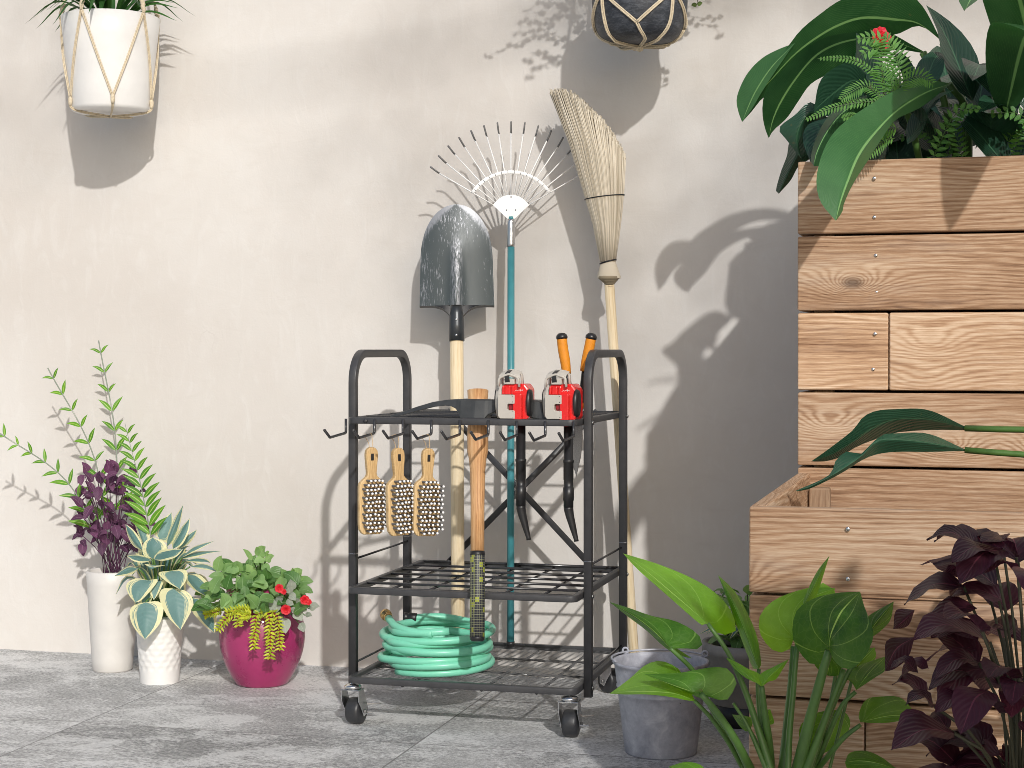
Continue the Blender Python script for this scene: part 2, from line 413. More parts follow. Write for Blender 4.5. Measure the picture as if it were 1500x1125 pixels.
m = Mat('hammered_silver', (.72, .72, .72, 1), .3, 1); m.bump(m.noise(m.coord('Object', (1, 1, .4)), 220, 3), .6, .001); M['silver'] = m.m
M['ashwood'] = woodmat('pale_ash', srgb(205, 182, 140), srgb(228, 212, 178), srgb(238, 226, 198), False, 1, .5)
M['hickory'] = woodmat('hickory', srgb(150, 98, 58), srgb(205, 160, 112), srgb(226, 190, 146), False, 2.2, .45)
M['bamboo'] = woodmat('brush_wood', srgb(160, 122, 76), srgb(208, 178, 128), srgb(230, 206, 162), False, 2.5, .45)
M['timber'] = woodmat('planter_timber', (.14, .062, .028, 1), (.47, .295, .175, 1), (.75, .585, .42, 1), True, 1, .7)
M['timberin'] = woodmat('planter_endgrain', (.17, .10, .055, 1), (.37, .25, .16, 1), (.5, .36, .24, 1), True, 1.5, .75)
# shovel steel: grey-green paint, scraped along the length, bare metal rubbed at the rim
m = Mat('scratched_steel', (.1, .1, .1, 1), .38, .35, .5); uv = m.n('UVMap'); sp = m.n('SeparateXYZ'); m.l(uv.outputs[0], sp.inputs[0])
oc = m.coord()
def smap(x, z):
    q = m.n('Mapping'); q.inputs['Scale'].default_value = (x, x, z); m.l(oc, q.inputs[0]); return q.outputs[0]
s1 = m.noise(smap(330, 16), 1, 4, .7); s2 = m.noise(smap(9, 5), 1, 4); s3 = m.noise(smap(120, 26), 1, 5, .75, .3)
scr = m.ramp(m.math('ADD', s1, m.math('MULTIPLY_ADD', s2, .45, -.22)), [(.62, 0), (.70, 1)])
blot = m.ramp(m.math('ADD', s3, m.math('MULTIPLY_ADD', s2, .5, -.25)), [(.62, 0), (.72, 1)])
ed = m.math('ADD', m.math('ADD', m.math('MULTIPLY', m.math('ABSOLUTE', m.math('SUBTRACT', sp.outputs[0], .5)), 1.25), m.math('MULTIPLY', m.math('POWER', sp.outputs[1], 5), .55)), m.math('MULTIPLY_ADD', s1, .5, -.25))
rim = m.math('MULTIPLY', smoothstep(m, ed, .60, .78), .75)
rid = m.math('MULTIPLY', m.math('SUBTRACT', 1, smoothstep(m, m.math('ABSOLUTE', m.math('SUBTRACT', sp.outputs[0], .5)), .03, .10)), m.math('SUBTRACT', 1, smoothstep(m, sp.outputs[1], .55, .75)))
rid = m.math('MULTIPLY', rid, m.ramp(s1, [(.45, 0), (.6, 1)]))
wear = m.math('MAXIMUM', m.math('MAXIMUM', scr, blot), m.math('MAXIMUM', rim, rid))
paint = m.mix(s2, (.056, .070, .074, 1), (.085, .102, .106, 1))
m.base(m.mix(m.math('MULTIPLY', wear, .8), paint, (.45, .46, .50, 1)))
m.l(m.math('MULTIPLY_ADD', wear, .35, .1), m.b.inputs['Metallic']); m.rough(m.math('MULTIPLY_ADD', s3, .3, .28)); m.bump(m.math('MULTIPLY', wear, -1), .25, .0006); M['shovel'] = m.m
M['darksteel'] = simple('dark_forged_steel', (.055, .058, .06, 1), .42, .25, nscale=30, namt=.25, bump=.15, bscale=300)
M['sock'] = simple('grey_socket', (.045, .05, .055, 1), .32, .3)
m = Mat('broom_bristle', (.5, .45, .35, 1), .7); m.base(m.mix(m.var(), srgb(176, 164, 142), srgb(228, 218, 199))); M['straw'] = m.m
M['strawdark'] = simple('broom_core', srgb(140, 128, 106), .8)
M['cord'] = simple('black_binding', (.012, .012, .014, 1), .5)
M['red'] = simple('red_plastic', (.72, .012, .012, 1), .25, 0, .5, .6, nscale=30, namt=.06)
M['darkred'] = simple('dark_red_plastic', (.27, .012, .02, 1), .35, nscale=30, namt=.06)
M['beige'] = simple('beige_plastic', (.50, .47, .42, 1), .45, nscale=30, namt=.05)
M['blackp'] = simple('black_plastic', (.018, .018, .019, 1), .38, nscale=50, namt=.2)
M['orange'] = simple('orange_grip', (.74, .27, .015, 1), .6, nscale=120, namt=.1, bump=.8, bscale=700)
M['blade'] = simple('shear_blade', (.42, .42, .42, 1), .5, .5, nscale=400, namt=.35)
M['mint'] = simple('mint_hose', srgb(124, 208, 178), .33, nscale=12, namt=.05, bump=.05)
M['brass'] = simple('brass', (.72, .48, .2, 1), .25, 1, nscale=60)
M['bristle'] = simple('grey_bristle', (.15, .15, .155, 1), .6)
M['bristletip'] = simple('white_bristle_tip', (.85, .85, .85, 1), .6, namt=.03)
M['twine'] = simple('jute_twine', srgb(205, 178, 140), .8)
M['rope'] = simple('macrame_rope', srgb(208, 194, 168), .85, nscale=200, namt=.2, bump=.6, bscale=500)
M['whitepot'] = simple('white_ceramic', (.78, .77, .75, 1), .35, nscale=20, namt=.04)
M['palepot'] = simple('pale_ceramic', (.66, .64, .61, 1), .45, nscale=20, namt=.05)
m = Mat('blue_black_clay', (.03, .034, .042, 1), .5, 0, .5); v = m.coord('Object', (1, 1, 3)); f = m.noise(v, 30, 6, .7); g = m.noise(v, 160, 4, .7)
m.base(m.mix(m.ramp(m.math('ADD', f, m.math('MULTIPLY_ADD', g, .5, -.25)), [(.45, 0), (.72, 1)]), (.026, .031, .040, 1), (.095, .105, .125, 1))); m.bump(f, .5, .003); M['claypot'] = m.m
M['magenta'] = simple('magenta_glaze', (.33, .026, .12, 1), .28, 0, .5, .5, nscale=14, namt=.15, bump=.02)
m = Mat('weathered_zinc', (.27, .28, .31, 1), .5, .12); v = m.coord(); f = m.noise(v, 16, 6, .7, .6); g = m.noise(v, 130, 3, .6); h = m.noise(v, 45, 5, .7)
c = m.ramp(m.math('ADD', f, m.math('MULTIPLY_ADD', h, .5, -.25)), [(.3, (.30, .31, .36, 1)), (.55, (.45, .46, .51, 1)), (.75, (.62, .63, .66, 1))])
c = m.mix(m.ramp(g, [(.70, 0), (.76, 1)]), c, (.06, .06, .07, 1)); m.base(c); m.bump(h, .15, .001); m.rough(m.math('MULTIPLY_ADD', f, .4, .32)); M['bucket'] = m.m
M['concrete'] = simple('grey_concrete_pot', (.30, .285, .27, 1), .8, nscale=25, namt=.2, bump=.3)
M['soil'] = simple('potting_soil', (.028, .019, .013, 1), .95, nscale=60, namt=.5, bump=1, bscale=120)
m = Mat('grip_weave', (.02, .02, .03, 1), .5); uv = m.n('UVMap'); sp = m.n('SeparateXYZ'); m.l(uv.outputs[0], sp.inputs[0])
a = m.math('FRACT', m.math('MULTIPLY', sp.outputs[0], 170)); b = m.math('FRACT', m.math('MULTIPLY', sp.outputs[1], 22))
ln = m.math('MAXIMUM', m.math('GREATER_THAN', a, .80), m.math('GREATER_THAN', b, .80))
cell = m.n('CombineXYZ'); m.l(m.math('FLOOR', m.math('MULTIPLY', sp.outputs[0], 85)), cell.inputs[0]); m.l(m.math('FLOOR', m.math('MULTIPLY', sp.outputs[1], 11)), cell.inputs[1])
wn = m.n('TexWhiteNoise'); m.l(cell.outputs[0], wn.inputs[0])
inn = m.mix(m.math('GREATER_THAN', wn.outputs['Value'], .72), (.015, .016, .03, 1), (.30, .34, .02, 1))
m.base(m.mix(ln, inn, (.26, .27, .17, 1))); m.bump(ln, .6, .001); M['grip'] = m.m
G = lambda *a: tuple(a)+(1,)
M['leaf'] = leafmat('arrow_leaf', G(.018, .085, .008), G(.19, .43, .045), G(.32, .53, .13), 7, .75, .40, .38, veins=.45, rw=.014, bump=.5, palm=True)
M['leafbig'] = leafmat('banana_leaf', G(.016, .062, .022), G(.055, .165, .055), G(.19, .38, .14), 30, .9, .36, .22, veins=.42, rw=.035, bump=.12)
M['leafdark'] = leafmat('rubber_leaf', G(.010, .035, .020), G(.03, .09, .05), G(.05, .13, .07), 12, .8, .28, .1, veins=.2)
M['hosta'] = leafmat('hosta_leaf', G(.085, .19, .18), G(.20, .33, .32), G(.3, .42, .4), 9, .6, .5, .22, margin=G(.72, .70, .42), veins=.2, bump=.3)
M['bush'] = leafmat('bush_leaf', G(.035, .125, .022), G(.29, .47, .18), G(.27, .42, .2), 7, .7, .42, .3, veins=.25)
M['silverleaf'] = leafmat('silver_leaf', G(.24, .28, .22), G(.38, .42, .35), G(.46, .48, .42), 7, .7, .6, .2, veins=.2)
M['sedum'] = leafmat('sedum', G(.20, .30, .015), G(.58, .62, .05), G(.6, .62, .1), 2, .5, .4, .2, veins=0)
M['palm'] = leafmat('palm_leaflet', G(.045, .17, .015), G(.12, .32, .03), G(.34, .50, .12), 1, .2, .4, .3, veins=0, rw=.09)
M['purple'] = leafmat('purple_leaf', G(.05, .016, .042), G(.17, .06, .13), G(.25, .12, .2), 7, .7, .5, .2)
M['fern'] = leafmat('fern_leaf', G(.05, .16, .03), G(.13, .32, .07), G(.2, .4, .1), 3, .5, .45, .35)
M['darkgreen'] = leafmat('strap_leaf', G(.015, .06, .015), G(.05, .15, .035), G(.08, .2, .06), 1, .1, .35, .2, veins=0)
M['vine'] = leafmat('vine_leaf', G(.06, .10, .03), G(.13, .2, .06), G(.2, .26, .1), 4, .6, .45, .2)
M['maroon'] = leafmat('maroon_leaf', G(.03, .008, .014), G(.09, .02, .035), G(.15, .04, .06), 8, .8, .4, .15)
M['stem'] = simple('green_stem', (.075, .16, .035, 1), .4, nscale=30, namt=.25)
M['stemdark'] = simple('brown_stem', (.05, .05, .025, 1), .6)
M['petal'] = leafmat('red_petal', G(.55, .012, .02), G(.75, .03, .04), G(.5, .01, .02), 4, .5, .45, .25, veins=.2)
# ================================================================== SETTING
mb = MB(); n = 40
mb.v = []; mb.face([mb.vert(p) for p in ((-30, -40, 0), (30, -40, 0), (30, .2, 0), (-30, .2, 0))], 0, False)
fl = mb.build('paving', M['floor']); fl['kind'] = 'structure'
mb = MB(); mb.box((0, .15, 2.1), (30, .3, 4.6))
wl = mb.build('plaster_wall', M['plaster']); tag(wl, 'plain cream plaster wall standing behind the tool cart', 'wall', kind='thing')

# ================================================================== TOOL CART
PXL, PXR, PYF, PYB = -.290, .307, -.644, -.230          # post centres
XL, XR, YF, YB = -.279, .296, -.722, -.149               # shelf outline
cart = thing('tool_cart', 'black metal three tier tool cart on casters with side handles and hooks', 'cart', (0, -.44, 0))
BK = M['black']
for sx in (PXL, PXR):
    mb = MB()
    path = fillet([(sx, PYF, .088), (sx, PYF, .907), (sx, PYB, .907), (sx, PYB, .088)], .072, 9)
    mb.sweep(path, rrect(.020, .020, .0025, 2), V((1, 0, 0)))
    sf = mb.build('side_frame', BK, cart)
    for y in (PYF, PYB):                                 # thin joint rings where the upper half slots in
        mb = MB(); mb.sweep([(sx, y, .4108), (sx, y, .4120)], rrect(.0207, .0207, .003, 2), V((1, 0, 0))); mb.build('joint_ring', M['zinc'], sf)
    inx = sx+(.004 if sx < 0 else -.004)
    for h in (.398, .141):
        mb = MB(); mb.tube([(inx, PYF+.006, h), (inx, PYB-.006, h)], .0028, 8); mb.build('side_rod', M['wire'], cart)
def shelf(name, top, kind):
    mb = MB(); hh = .0155
    P = [(XL+.008, YF+.008), (XR-.008, YF+.008), (XR-.008, YB-.008), (XL+.008, YB-.008)]
    path = fillet([(x, y, top-hh/2) for x, y in P], .013, 4, True)
    prof = [(a, b) for b, a in rrect(.016, hh, .0022, 2)]
    # profile: a (side) vertical, b horizontal
    mb.sweep(path, prof, V((0, 0, 1)), True)
    sh = mb.build(name, BK, cart)
    if kind == 'wire':
        mb = MB()
        for k in range(7):
            y = YF+.018+k*(YB-YF-.036)/6
            mb.tube([(XL+.012, y, top-.002), (XR-.012, y, top-.002)], .0034, 8)
        mb.build('shelf_wires', M['wire'], sh)
        mb = MB()
        for k in range(5):
            x = XL+(XR-XL)*(k+1)/6
            mb.tube([(x, YF+.012, top-.0085), (x, YB-.012, top-.0085)], .0032, 8)
        mb.build('cross_bars', M['wire'], sh)
    else:
        mb = MB(); z = top-.008; w = .0012; x0, x1, y0, y1 = XL+.013, XR-.013, YF+.013, YB-.013
        sl = .42; pitch = .0165
        for sgn in (1, -1):
            c = -sl*(x1-x0)
            lo = y0-sl*(x1-x0); k = lo
            while k < y1+sl*(x1-x0):
                # line y = k + sgn*sl*(x-xm)
                xm = x0 if sgn > 0 else x1
                pts = []
                f = lambda x: k+sgn*sl*(x-xm)
                g = lambda y: xm+(y-k)/(sgn*sl)
                xa, xb = x0, x1
                ya, yb = sorted((g(y0), g(y1)))
                xa = max(xa, ya); xb = min(xb, yb)
                if xb-xa > .004:
                    a = V((xa, f(xa), z+(.0006 if sgn > 0 else -.0006))); b = V((xb, f(xb), a.z))
                    mb.sweep([a, b], [(w, .0003), (-w, .0003), (-w, -.0003), (w, -.0003)], V((0, 0, 1)).cross((b-a).normalized()), smooth=False)
                k += pitch
        mb.build('mesh_panel', M['mesh'], sh)
        mb = MB()
        for y in (YF+.21, YB-.17): mb.tube([(XL+.012, y, top-.0125), (XR-.012, y, top-.0125)], .003, 8)
        for x in (XL+.14, .06, XR-.10): mb.tube([(x, YF+.012, top-.017), (x, YB-.012, top-.017)], .0034, 8)
        mb.build('cross_bars', M['wire'], sh)
    return sh
tops = (.752, .338, .120)
shelf('top_shelf', tops[0], 'wire'); shelf('middle_shelf', tops[1], 'wire'); shelf('bottom_shelf', tops[2], 'mesh')
# bolts
mb = MB(); bolts = []
def bolt(p, ax, r=.0052, parent=cart):
    b = MB(); b.lathe([(r, 0), (r, .0012), (r*.8, .0034), (r*.35, .0044), (0, .0045)], p, ax, 12); b.build('bolt', M['bolt'] if r < .0055 else M['wire'], parent)
for t in tops:
    for y in (PYF, PYB):
        bolt((PXR+.010, y, t-.010), (1, 0, 0)); bolt((PXL+.0103, y, t-.010), (1, 0, 0), .0042)
pb = Wy((493+42.5, 616.5), YF); bolt((pb.x, YF, tops[0]-.008), (0, -1, 0), .0058)
# crossed back brace
for a, b in (((655, 601), (869, 832)), ((655, 825), (874, 602))):
    A, B = Wy(a, YB-.004), Wy(b, YB-.004)
    A.y = B.y = YB-.006 if b[1] > 800 else YB+.004
    mb = MB(); d = (B-A).normalized(); mb.sweep([A, B], rrect(.0085, .0165, .003, 2), V((0, 1, 0)))
    br = mb.build('back_brace', BK, cart)
    for p in (A, B): bolt(p-V((0, .0045, 0))+d*(.006 if p is A else -.006), (0, -1, 0), .005, br)
# hooks
for k in range(9):
    px = 507.5+k*(841-507.5)/8
    x = Wy((px, 622), YF).x
    y0 = YF-.0036
    path = fillet([(x, y0, tops[0]-.003), (x, y0, .7145), (x, y0-.106, .7085), (x-.004, y0-.130, .7265)], .006, 5)
    mb = MB(); mb.tube(path, .0034, 9); hk = mb.build('hook', M['wire'], cart)
    mb = MB(); mb.lathe([(0, -.0034), (.0026, -.0022), (.0038, 0), (.0026, .0026), (0, .0036)], path[-1], path[-1]-path[-2], 10); mb.build('hook_tip', M['wire'], hk)
# casters
def caster(x, y, rot, brake=True):
    R = .032; W = .036
    c = MB(); base = V((x, y, 0)); q = Matrix.Rotation(rot, 3, 'Z')
    L = lambda a, b, h: base+q @ V((a, b, 0))+V((0, 0, h))
    ctr = L(0, .018, R+.001)                                    # wheel trails behind the stem
    ax = q @ V((1, 0, 0))
    w = MB(); w.lathe([(.009, -W/2-.001), (.020, -W/2), (R-.006, -W/2), (R-.0018, -W/2+.002), (R, -W/2+.008), (R, W/2-.008), (R-.0018, W/2-.002), (R-.006, W/2), (.020, W/2), (.009, W/2+.001)], ctr, ax, 36)
    root = MB()
    # fork: bent zinc plate with two cheeks
    t = .0022; hw = W/2+.006
    for s in (-1, 1):
        poly = [(-.017, .088), (.010, .088), (.030, .050), (.030, .026), (.012, .020), (.004, .034), (-.017, .062)]
        root.extrude([(a, b) for a, b in poly], L(s*hw-(t if s > 0 else 0), 0, 0), q @ V((0, 1, 0)), UP, ax, t)
    root.box(L(0, -.002, .089), (2*hw, .036, .0026), (ax, q @ V((0, 1, 0)), UP))
    root.lathe([(.019, .0905), (.021, .092), (.021, .097), (.016, .101), (.007, .1015), (.007, .109)], L(0, 0, 0), UP, 24)
    fk = root.build('caster', M['zinc'], cart, .0006, 1)
    wo = w.build('wheel', M['rubber'], fk)
    mb = MB(); mb.tube([ctr-ax*(hw+.004), ctr+ax*(hw+.004)], .004, 10); mb.build('axle', M['bolt'], wo)
    if brake:
        mb = MB()
        mb.extrude([(-.012, 0), (.012, 0), (.015, .034), (.008, .044), (-.008, .044), (-.015, .034)], L(.008, .030, .044), ax, (q @ V((.75, .65, 0))).normalized(), UP, .002)
        mb.box(L(hw+.010, .012, .030), (.024, .008, .0025), (ax, q @ V((0, 1, 0)), UP))
        mb.build('brake_lever', M['zinc'], fk, .0005, 1)
caster(-.267, -.707, -.10); caster(.276, -.707, .04); caster(.268, -.165, .9, False); caster(-.262, -.165, .4, False)

# ================================================================== SHOVEL
def on(p0, p1, t): return p0.lerp(p1, t)
ys = -.168
sb = Wy((671, 912), ys-.012); sb.z = .121; sj = Wy((669, 498), -.162); st_ = Wy((668, 298), -.135)
sh = thing('shovel', 'long handled shovel with scratched grey blade up, leaning behind the cart shelves', 'shovel', sb)
ax = (sj-sb).normalized(); z = depth(sj)
mb = MB(); r = .0183
pts = [sb+ax*.01*k for k in range(1)]+[sb, sb+ax*.004]+[on(sb, sj, t) for t in (.2, .5, .8, 1.0)]
mb.tube([sb, sb+ax*.006]+[on(sb, sj, t) for t in (.25, .5, .75, 1.02)], [r*.8, r, r, r, r*1.02, r], 20)
# wood UV: along the handle
for i in range(len(mb.v)):
    u, w_ = mb.uv[i]; mb.uv[i] = (u, w_*.11)
mb.build('handle', M['ashwood'], sh)
# socket
s0 = sj-ax*.003; s1 = Wy((668.5, 455), -.152)
mb = MB(); mb.tube([s0, on(s0, s1, .5), on(s0, s1, .9), s1+(s1-s0)*.25], [.0215, .0208, .0196, .013], 20)
so = mb.build('socket', M['sock'], sh)
for py in (468, 491):
    p = Wy((669, py), -.15); c = on(s0, s1, .5)
    P = V((0, 0, 0)); t = (p.z-s0.z)/(s1.z-s0.z); P = on(s0, s1, t)
    mb = MB(); mb.lathe([(.0036, .0), (.0034, .0012), (.002, .0022), (0, .0026)], P+TOCAM*.0203, TOCAM, 10); mb.build('rivet', M['zinc'], so)
# blade: convex back of a round point blade, square shoulders with folded treads
bt, bb = st_, Wy((669, 447), -.155)
e_up = (bt-bb).normalized(); e_r = CRIGHT.copy(); e_r = (e_r-e_up*e_r.dot(e_up)).normalized(); e_n = e_r.cross(e_up)*-1
if e_n.dot(TOCAM) < 0: e_n = -e_n
H = (bt-bb).length; HWD = 55*depth(bb)/FPX
def half(v):                                            # half width along the blade
    if v < .42: return 1-.03*v/.42
    k = (v-.42)/.58; return .97*math.sqrt(max(0, 1-k**2.25))
def blade_pt(u, v, off):
    w = HWD*half(v); x = u*w
    d = -.020*(x/HWD)**2-.03*max(0, v-.5)**2*2           # edges curve away from the viewer
    ridge = .016*math.exp(-(x/.017)**2)*max(0, 1-max(0, v-.1)/.58)
    return bb+e_r*x+e_up*(H*v)+e_n*(d+ridge+off)
mb = MB(); nu, nv = 28, 30
vs = [1-(1-i/nv)**1.6 for i in range(nv+1)]; vs[-1] = .9995
front = [[blade_pt(j/nu*2-1, v, .0) for j in range(nu+1)] for v in vs]
back = [[blade_pt(j/nu*2-1, v, -.0022) for j in range(nu+1)] for v in vs]
uvs = [[(j/nu, v) for j in range(nu+1)] for v in vs]
mb.grid(front, uvs); mb.grid([list(reversed(r_)) for r_ in back], [list(reversed(r_)) for r_ in uvs])
edge = [front[i][0] for i in range(nv+1)]+[front[i][nu] for i in range(nv, -1, -1)]
edb = [back[i][0] for i in range(nv+1)]+[back[i][nu] for i in range(nv, -1, -1)]
mb.grid([edge, edb], [[(0, .5)]*len(edge)]*2)
for s in (-1, 1):                                       # curved tread under each shoulder, running into the socket
    rows = []
    for i in range(9):
        k = i/8; x = s*(HWD*(1-k)+.018*k); drop = .028*k**4
        rows.append([bb+e_r*x+e_n*(-.020*(x/HWD)**2+.001)-e_up*(drop), bb+e_r*x+e_n*(-.020*(x/HWD)**2-.013)-e_up*(drop+.004)])
    mb.grid(rows, [[(.3, .1)]*2]*9, 1)
    rows2 = []
    for i in range(9):
        k = i/8; x = s*(HWD*(1-k)+.018*k); drop = .028*k**4
        rows2.append([bb+e_r*x+e_n*(-.020*(x/HWD)**2+.0012), bb+e_r*x+e_n*(-.020*(x/HWD)**2+.0012+.006*k)-e_up*drop])
    mb.grid(rows2, [[(.3, .1)]*2]*9, 1)
mb.build('blade', [M['shovel'], M['blackp']], sh)

# ================================================================== LEAF RAKE
rb = Wy((748, 947), -.205); rb.z = .1205; rt = Wy((748.6, 316), -.118)
rk = thing('leaf_rake', 'white fan leaf rake on a teal pole standing in the back of the cart', 'rake', rb)
rax = (rt-rb).normalized()
pt_ = lambda py: on(rb, rt, (947-py)/(947-316.))
def at_h(py): 
    h = Wy((748, py), -.13).z; return rb+rax*((h-rb.z)/rax.z)
mb = MB(); mb.tube([rb+rax*.012, at_h(640), at_h(361)], .0098, 18); rp = mb.build('pole', M['teal'], rk)
mb = MB(); mb.tube([rb-rax*0, rb+rax*.0125], [.0105, .0112], 16); mb.build('end_cap', M['blackp'], rp)
mb = MB(); mb.tube([at_h(361.5), at_h(358), at_h(325), at_h(321)], [.0106, .0112, .0100, .0095], 18); mb.build('ferrule', M['silver'], rk)
mb = MB(); mb.tube([at_h(322), at_h(317)], [.0092, .0085], 16); mb.build('collar', M['teal'], rk)
PV = at_h(315)                                           # the fan's pivot
fr = CRIGHT.copy(); fu = rax.copy(); fr = (fr-fu*fr.dot(fu)).normalized(); fn = fr.cross(fu)
if fn.dot(TOCAM) < 0: fn = -fn
sc = depth(PV)/FPX
def fan(a, r, o=0): return PV+fr*(math.sin(a)*r)+fu*(math.cos(a)*r)+fn*o
mb = MB(); a0 = math.radians(61)
poly = [(-.010, -.010), (.010, -.010)]
poly += [(math.sin(a)*.056, math.cos(a)*.056) for a in [a0-2*a0*k/16 for k in range(17)]]
mb.extrude(poly, PV+fn*.004, fr, fu, fn, .002)
for (x, y) in ((-.0125, .014), (.0125, .014), (0, .05)): mb.lathe([(.0022, 0), (.0018, .0009), (0, .001)], PV+fr*x+fu*y+fn*.006, fn, 8, mat=1)
mb.build('head_plate', [M['white'], M['bolt']], rk)
RT = 137*sc
for k in range(15):
    a = math.radians(-59.5+8.5*k)
    mb = MB(); rr = .0021
    mb.sweep([fan(a, .046, .001), fan(a, RT*.52, .004), fan(a, RT*.90, .002)], rrect(.0066, .003, .001, 1), None)
    tn = mb.build('tine', M['white'], rk)
    mb = MB(); mb.sweep([fan(a, RT*.888, .002), fan(a, RT*.925, .006), fan(a, RT*.995, .024)], rrect(.0056, .0040, .001, 1), None); mb.build('tip', M['tinegrey'], tn)
arc = [fan(math.radians(-60+120*k/28), RT*.465-(abs(k-14)/14)**2*RT*-.012, .0065) for k in range(29)]
mb = MB(); mb.sweep(arc, [(a, b) for a, b in rrect(.0088, .0018, .0006, 1)], fn, mat=0)
mb2 = MB()
mb = MB(); mb.sweep(arc, [(b, a) for a, b in rrect(.0095, .0022, .0006, 1)], fn)
sb_ = mb.build('spreader_bar', M['white'], rk)
mb = MB()
for k in range(16):
    a = math.radians(-59.5-4.2+8.5*k)
    if abs(a) < math.radians(59): mb.sweep([fan(a, RT*.448, .0082), fan(a, RT*.484, .0082)], rrect(.0016, .0008, .0003, 1), None)
mb.build('rivets', M['blackp'], sb_)

# ================================================================== BROOM
yb = -.135
b0 = Wy((929, 1000), -.13); b0 = V((b0.x+.004, -.12, 0)); b1 = Wy((891.5, 400), -.150)
bm = thing('straw_broom', 'beige straw broom standing bristles up against the wall beside the cart', 'broom', b0)
bax = (b1-b0).normalized()
mb = MB(); mb.tube([b0, b0+bax*.008]+[on(b0, b1, t) for t in (.3, .6, 1)], [.011, .0135, .0135, .0135, .0135], 16)
for i in range(len(mb.v)): mb.uv[i] = (mb.uv[i][0], mb.uv[i][1]*.09)
mb.build('handle', M['ashwood'], bm)
# bristle bundle cross sections: centre px, half width px, half depth m
secs = [(383, 890.5, 11, .016), (330, 889, 20, .026), (288, 885, 28.5, .034), (230, 878, 38, .043), (180, 869, 45, .050), (135, 855, 50, .054)]
def bsec(py):
    for (a, b) in zip(secs[:-1], secs[1:]):
        if a[0] >= py >= b[0]:
            t = (a[0]-py)/(a[0]-b[0]); return [a[i]+(b[i]-a[i])*t for i in range(4)]
    return secs[-1] if py < 135 else secs[0]
def bp(py, u, w):
    _, cx, hw, hd = bsec(py); P = Wy((cx, py), -.150); s = depth(P)/FPX
    return P+V((u*hw*s, 0, 0))+V((0, -w*hd, 0))
def topy(u):                                             # worn slanting top: high at the left, low at the right
    return 134+max(0, (u+.38))**1.15*66
mb = MB()
core = []
for py in (383, 340, 300, 260, 215):
    core.append((py,))
rows = []
for py in (383, 350, 315, 280, 250, 225):
    rows.append([bp(py, math.cos(2*PI*k/20)*.84, math.sin(2*PI*k/20)*.84) for k in range(21)])
mb.grid(rows, None, 1)
rnd = random.Random(3)
for k in range(560):
    if k < 230: a = 2*PI*k/230; rr = 1.0+rnd.uniform(-.035, .02)
    else: a = rnd.random()*2*PI; rr = math.sqrt(rnd.random())*.95
    u, w = math.cos(a)*rr, math.sin(a)*rr
    ty = topy(u)+rnd.uniform(-5, 5)+ (abs(w)**2)*3
    path = [bp(383-(383-ty)*t, u+rnd.uniform(-.02, .02)*(t > .7), w) for t in (0, .22, .45, .7, 1.0)]
    mb.sweep(path, circ(.0014, 5), None, smooth=True, caps=True, var=(k % 2)*.55+rnd.random()*.45)
mb.build('bristles', [M['straw'], M['strawdark']], bm)
mb = MB()
r_ = []
for i, (py, hw, hd) in enumerate(((383, 11, .0155), (392, 13.5, .018), (405, 17.5, .021), (408, 17, .021))):
    P = Wy((890.8+.06*(py-383), py), -.150); s = depth(P)/FPX
    r_.append([P+V((math.cos(2*PI*k/24)*hw*s, math.sin(2*PI*k/24)*hd, 0)) for k in range(25)])
mb.grid(r_)
for j in range(4):                                       # layered straw ends folded under
    P = Wy((892+j*.4, 408+j*2.6), -.150); hw = (15.5-3*j)*depth(P)/FPX
    mb.lathe([(hw*.98, .006), (hw, 0), (hw*.75, -.006), (.012, -.008)], P, UP, 24, mat=1, sy=1.1)
mb.build('binding_cap', [M['straw'], M['strawdark']], bm)
for py, k in ((382.5, .9), (288, .0)):
    _, cx, hw, hd = bsec(py)
    mb = MB(); P = [bp(py+1-3*math.cos(2*PI*i/32), math.cos(2*PI*i/32)*1.05, math.sin(2*PI*i/32)*1.06) for i in range(32)]
    mb.tube(P, .0022 if py > 350 else .0014, 8, closed=True); mb.build('binding', M['cord'], bm)

# ================================================================== PICKAXE
pc = Wy((700, 578), -.645)
h0 = V((Wy((700, 571), -.64).x, -.640, Wy((700, 571), -.64).z)); h1v = Wy((699, 937), -.768)
ph = (h1v-h0).normalized()
pk = thing('pickaxe', 'pickaxe hung head up on the top shelf, wooden handle with woven grip', 'pickaxe', (h0.x, -.66, tops[0]))
def hp(py):
    h = Wy((700, py), -.70).z
    for _ in range(4):
        P = h0+ph*((h-h0.z)/ph.z); h = Wy((700, py), P.y).z
    return h0+ph*((h-h0.z)/ph.z)
mb = MB()
prof = [(572, 15.5), (590, 14.5), (613, 14.5), (640, 15.6), (662, 15.4), (672, 13), (690, 11.2), (740, 10.2), (812, 10.0)]
mb.tube([hp(p) for p, r in prof], [r*depth(hp(p))/FPX for p, r in prof], 24)
for i in range(len(mb.v)): mb.uv[i] = (mb.uv[i][0], mb.uv[i][1]*.10)
ho = mb.build('handle', M['hickory'], pk)
mb = MB(); q = [(810, 10.6), (813, 11.0), (870, 11.0), (934, 11.0)]
mb.tube([hp(p) for p, r in q], [r*depth(hp(p))/FPX for p, r in q], 24); go = mb.build('grip', M['grip'], pk)
for i in range(0): pass
mb = MB(); q = [(933, 11.3), (937, 10.8), (939.5, 8)]
mb.tube([hp(p) for p, r in q], [r*depth(hp(p))/FPX for p, r in q], 20); mb.build('end_cap', M['blackp'], go)
mb = MB(); q = [(807.5, 10.8), (812, 11.4), (813.5, 11.2)]
mb.tube([hp(p) for p, r in q], [r*depth(hp(p))/FPX for p, r in q], 20); mb.build('grip_ring', M['blackp'], go)
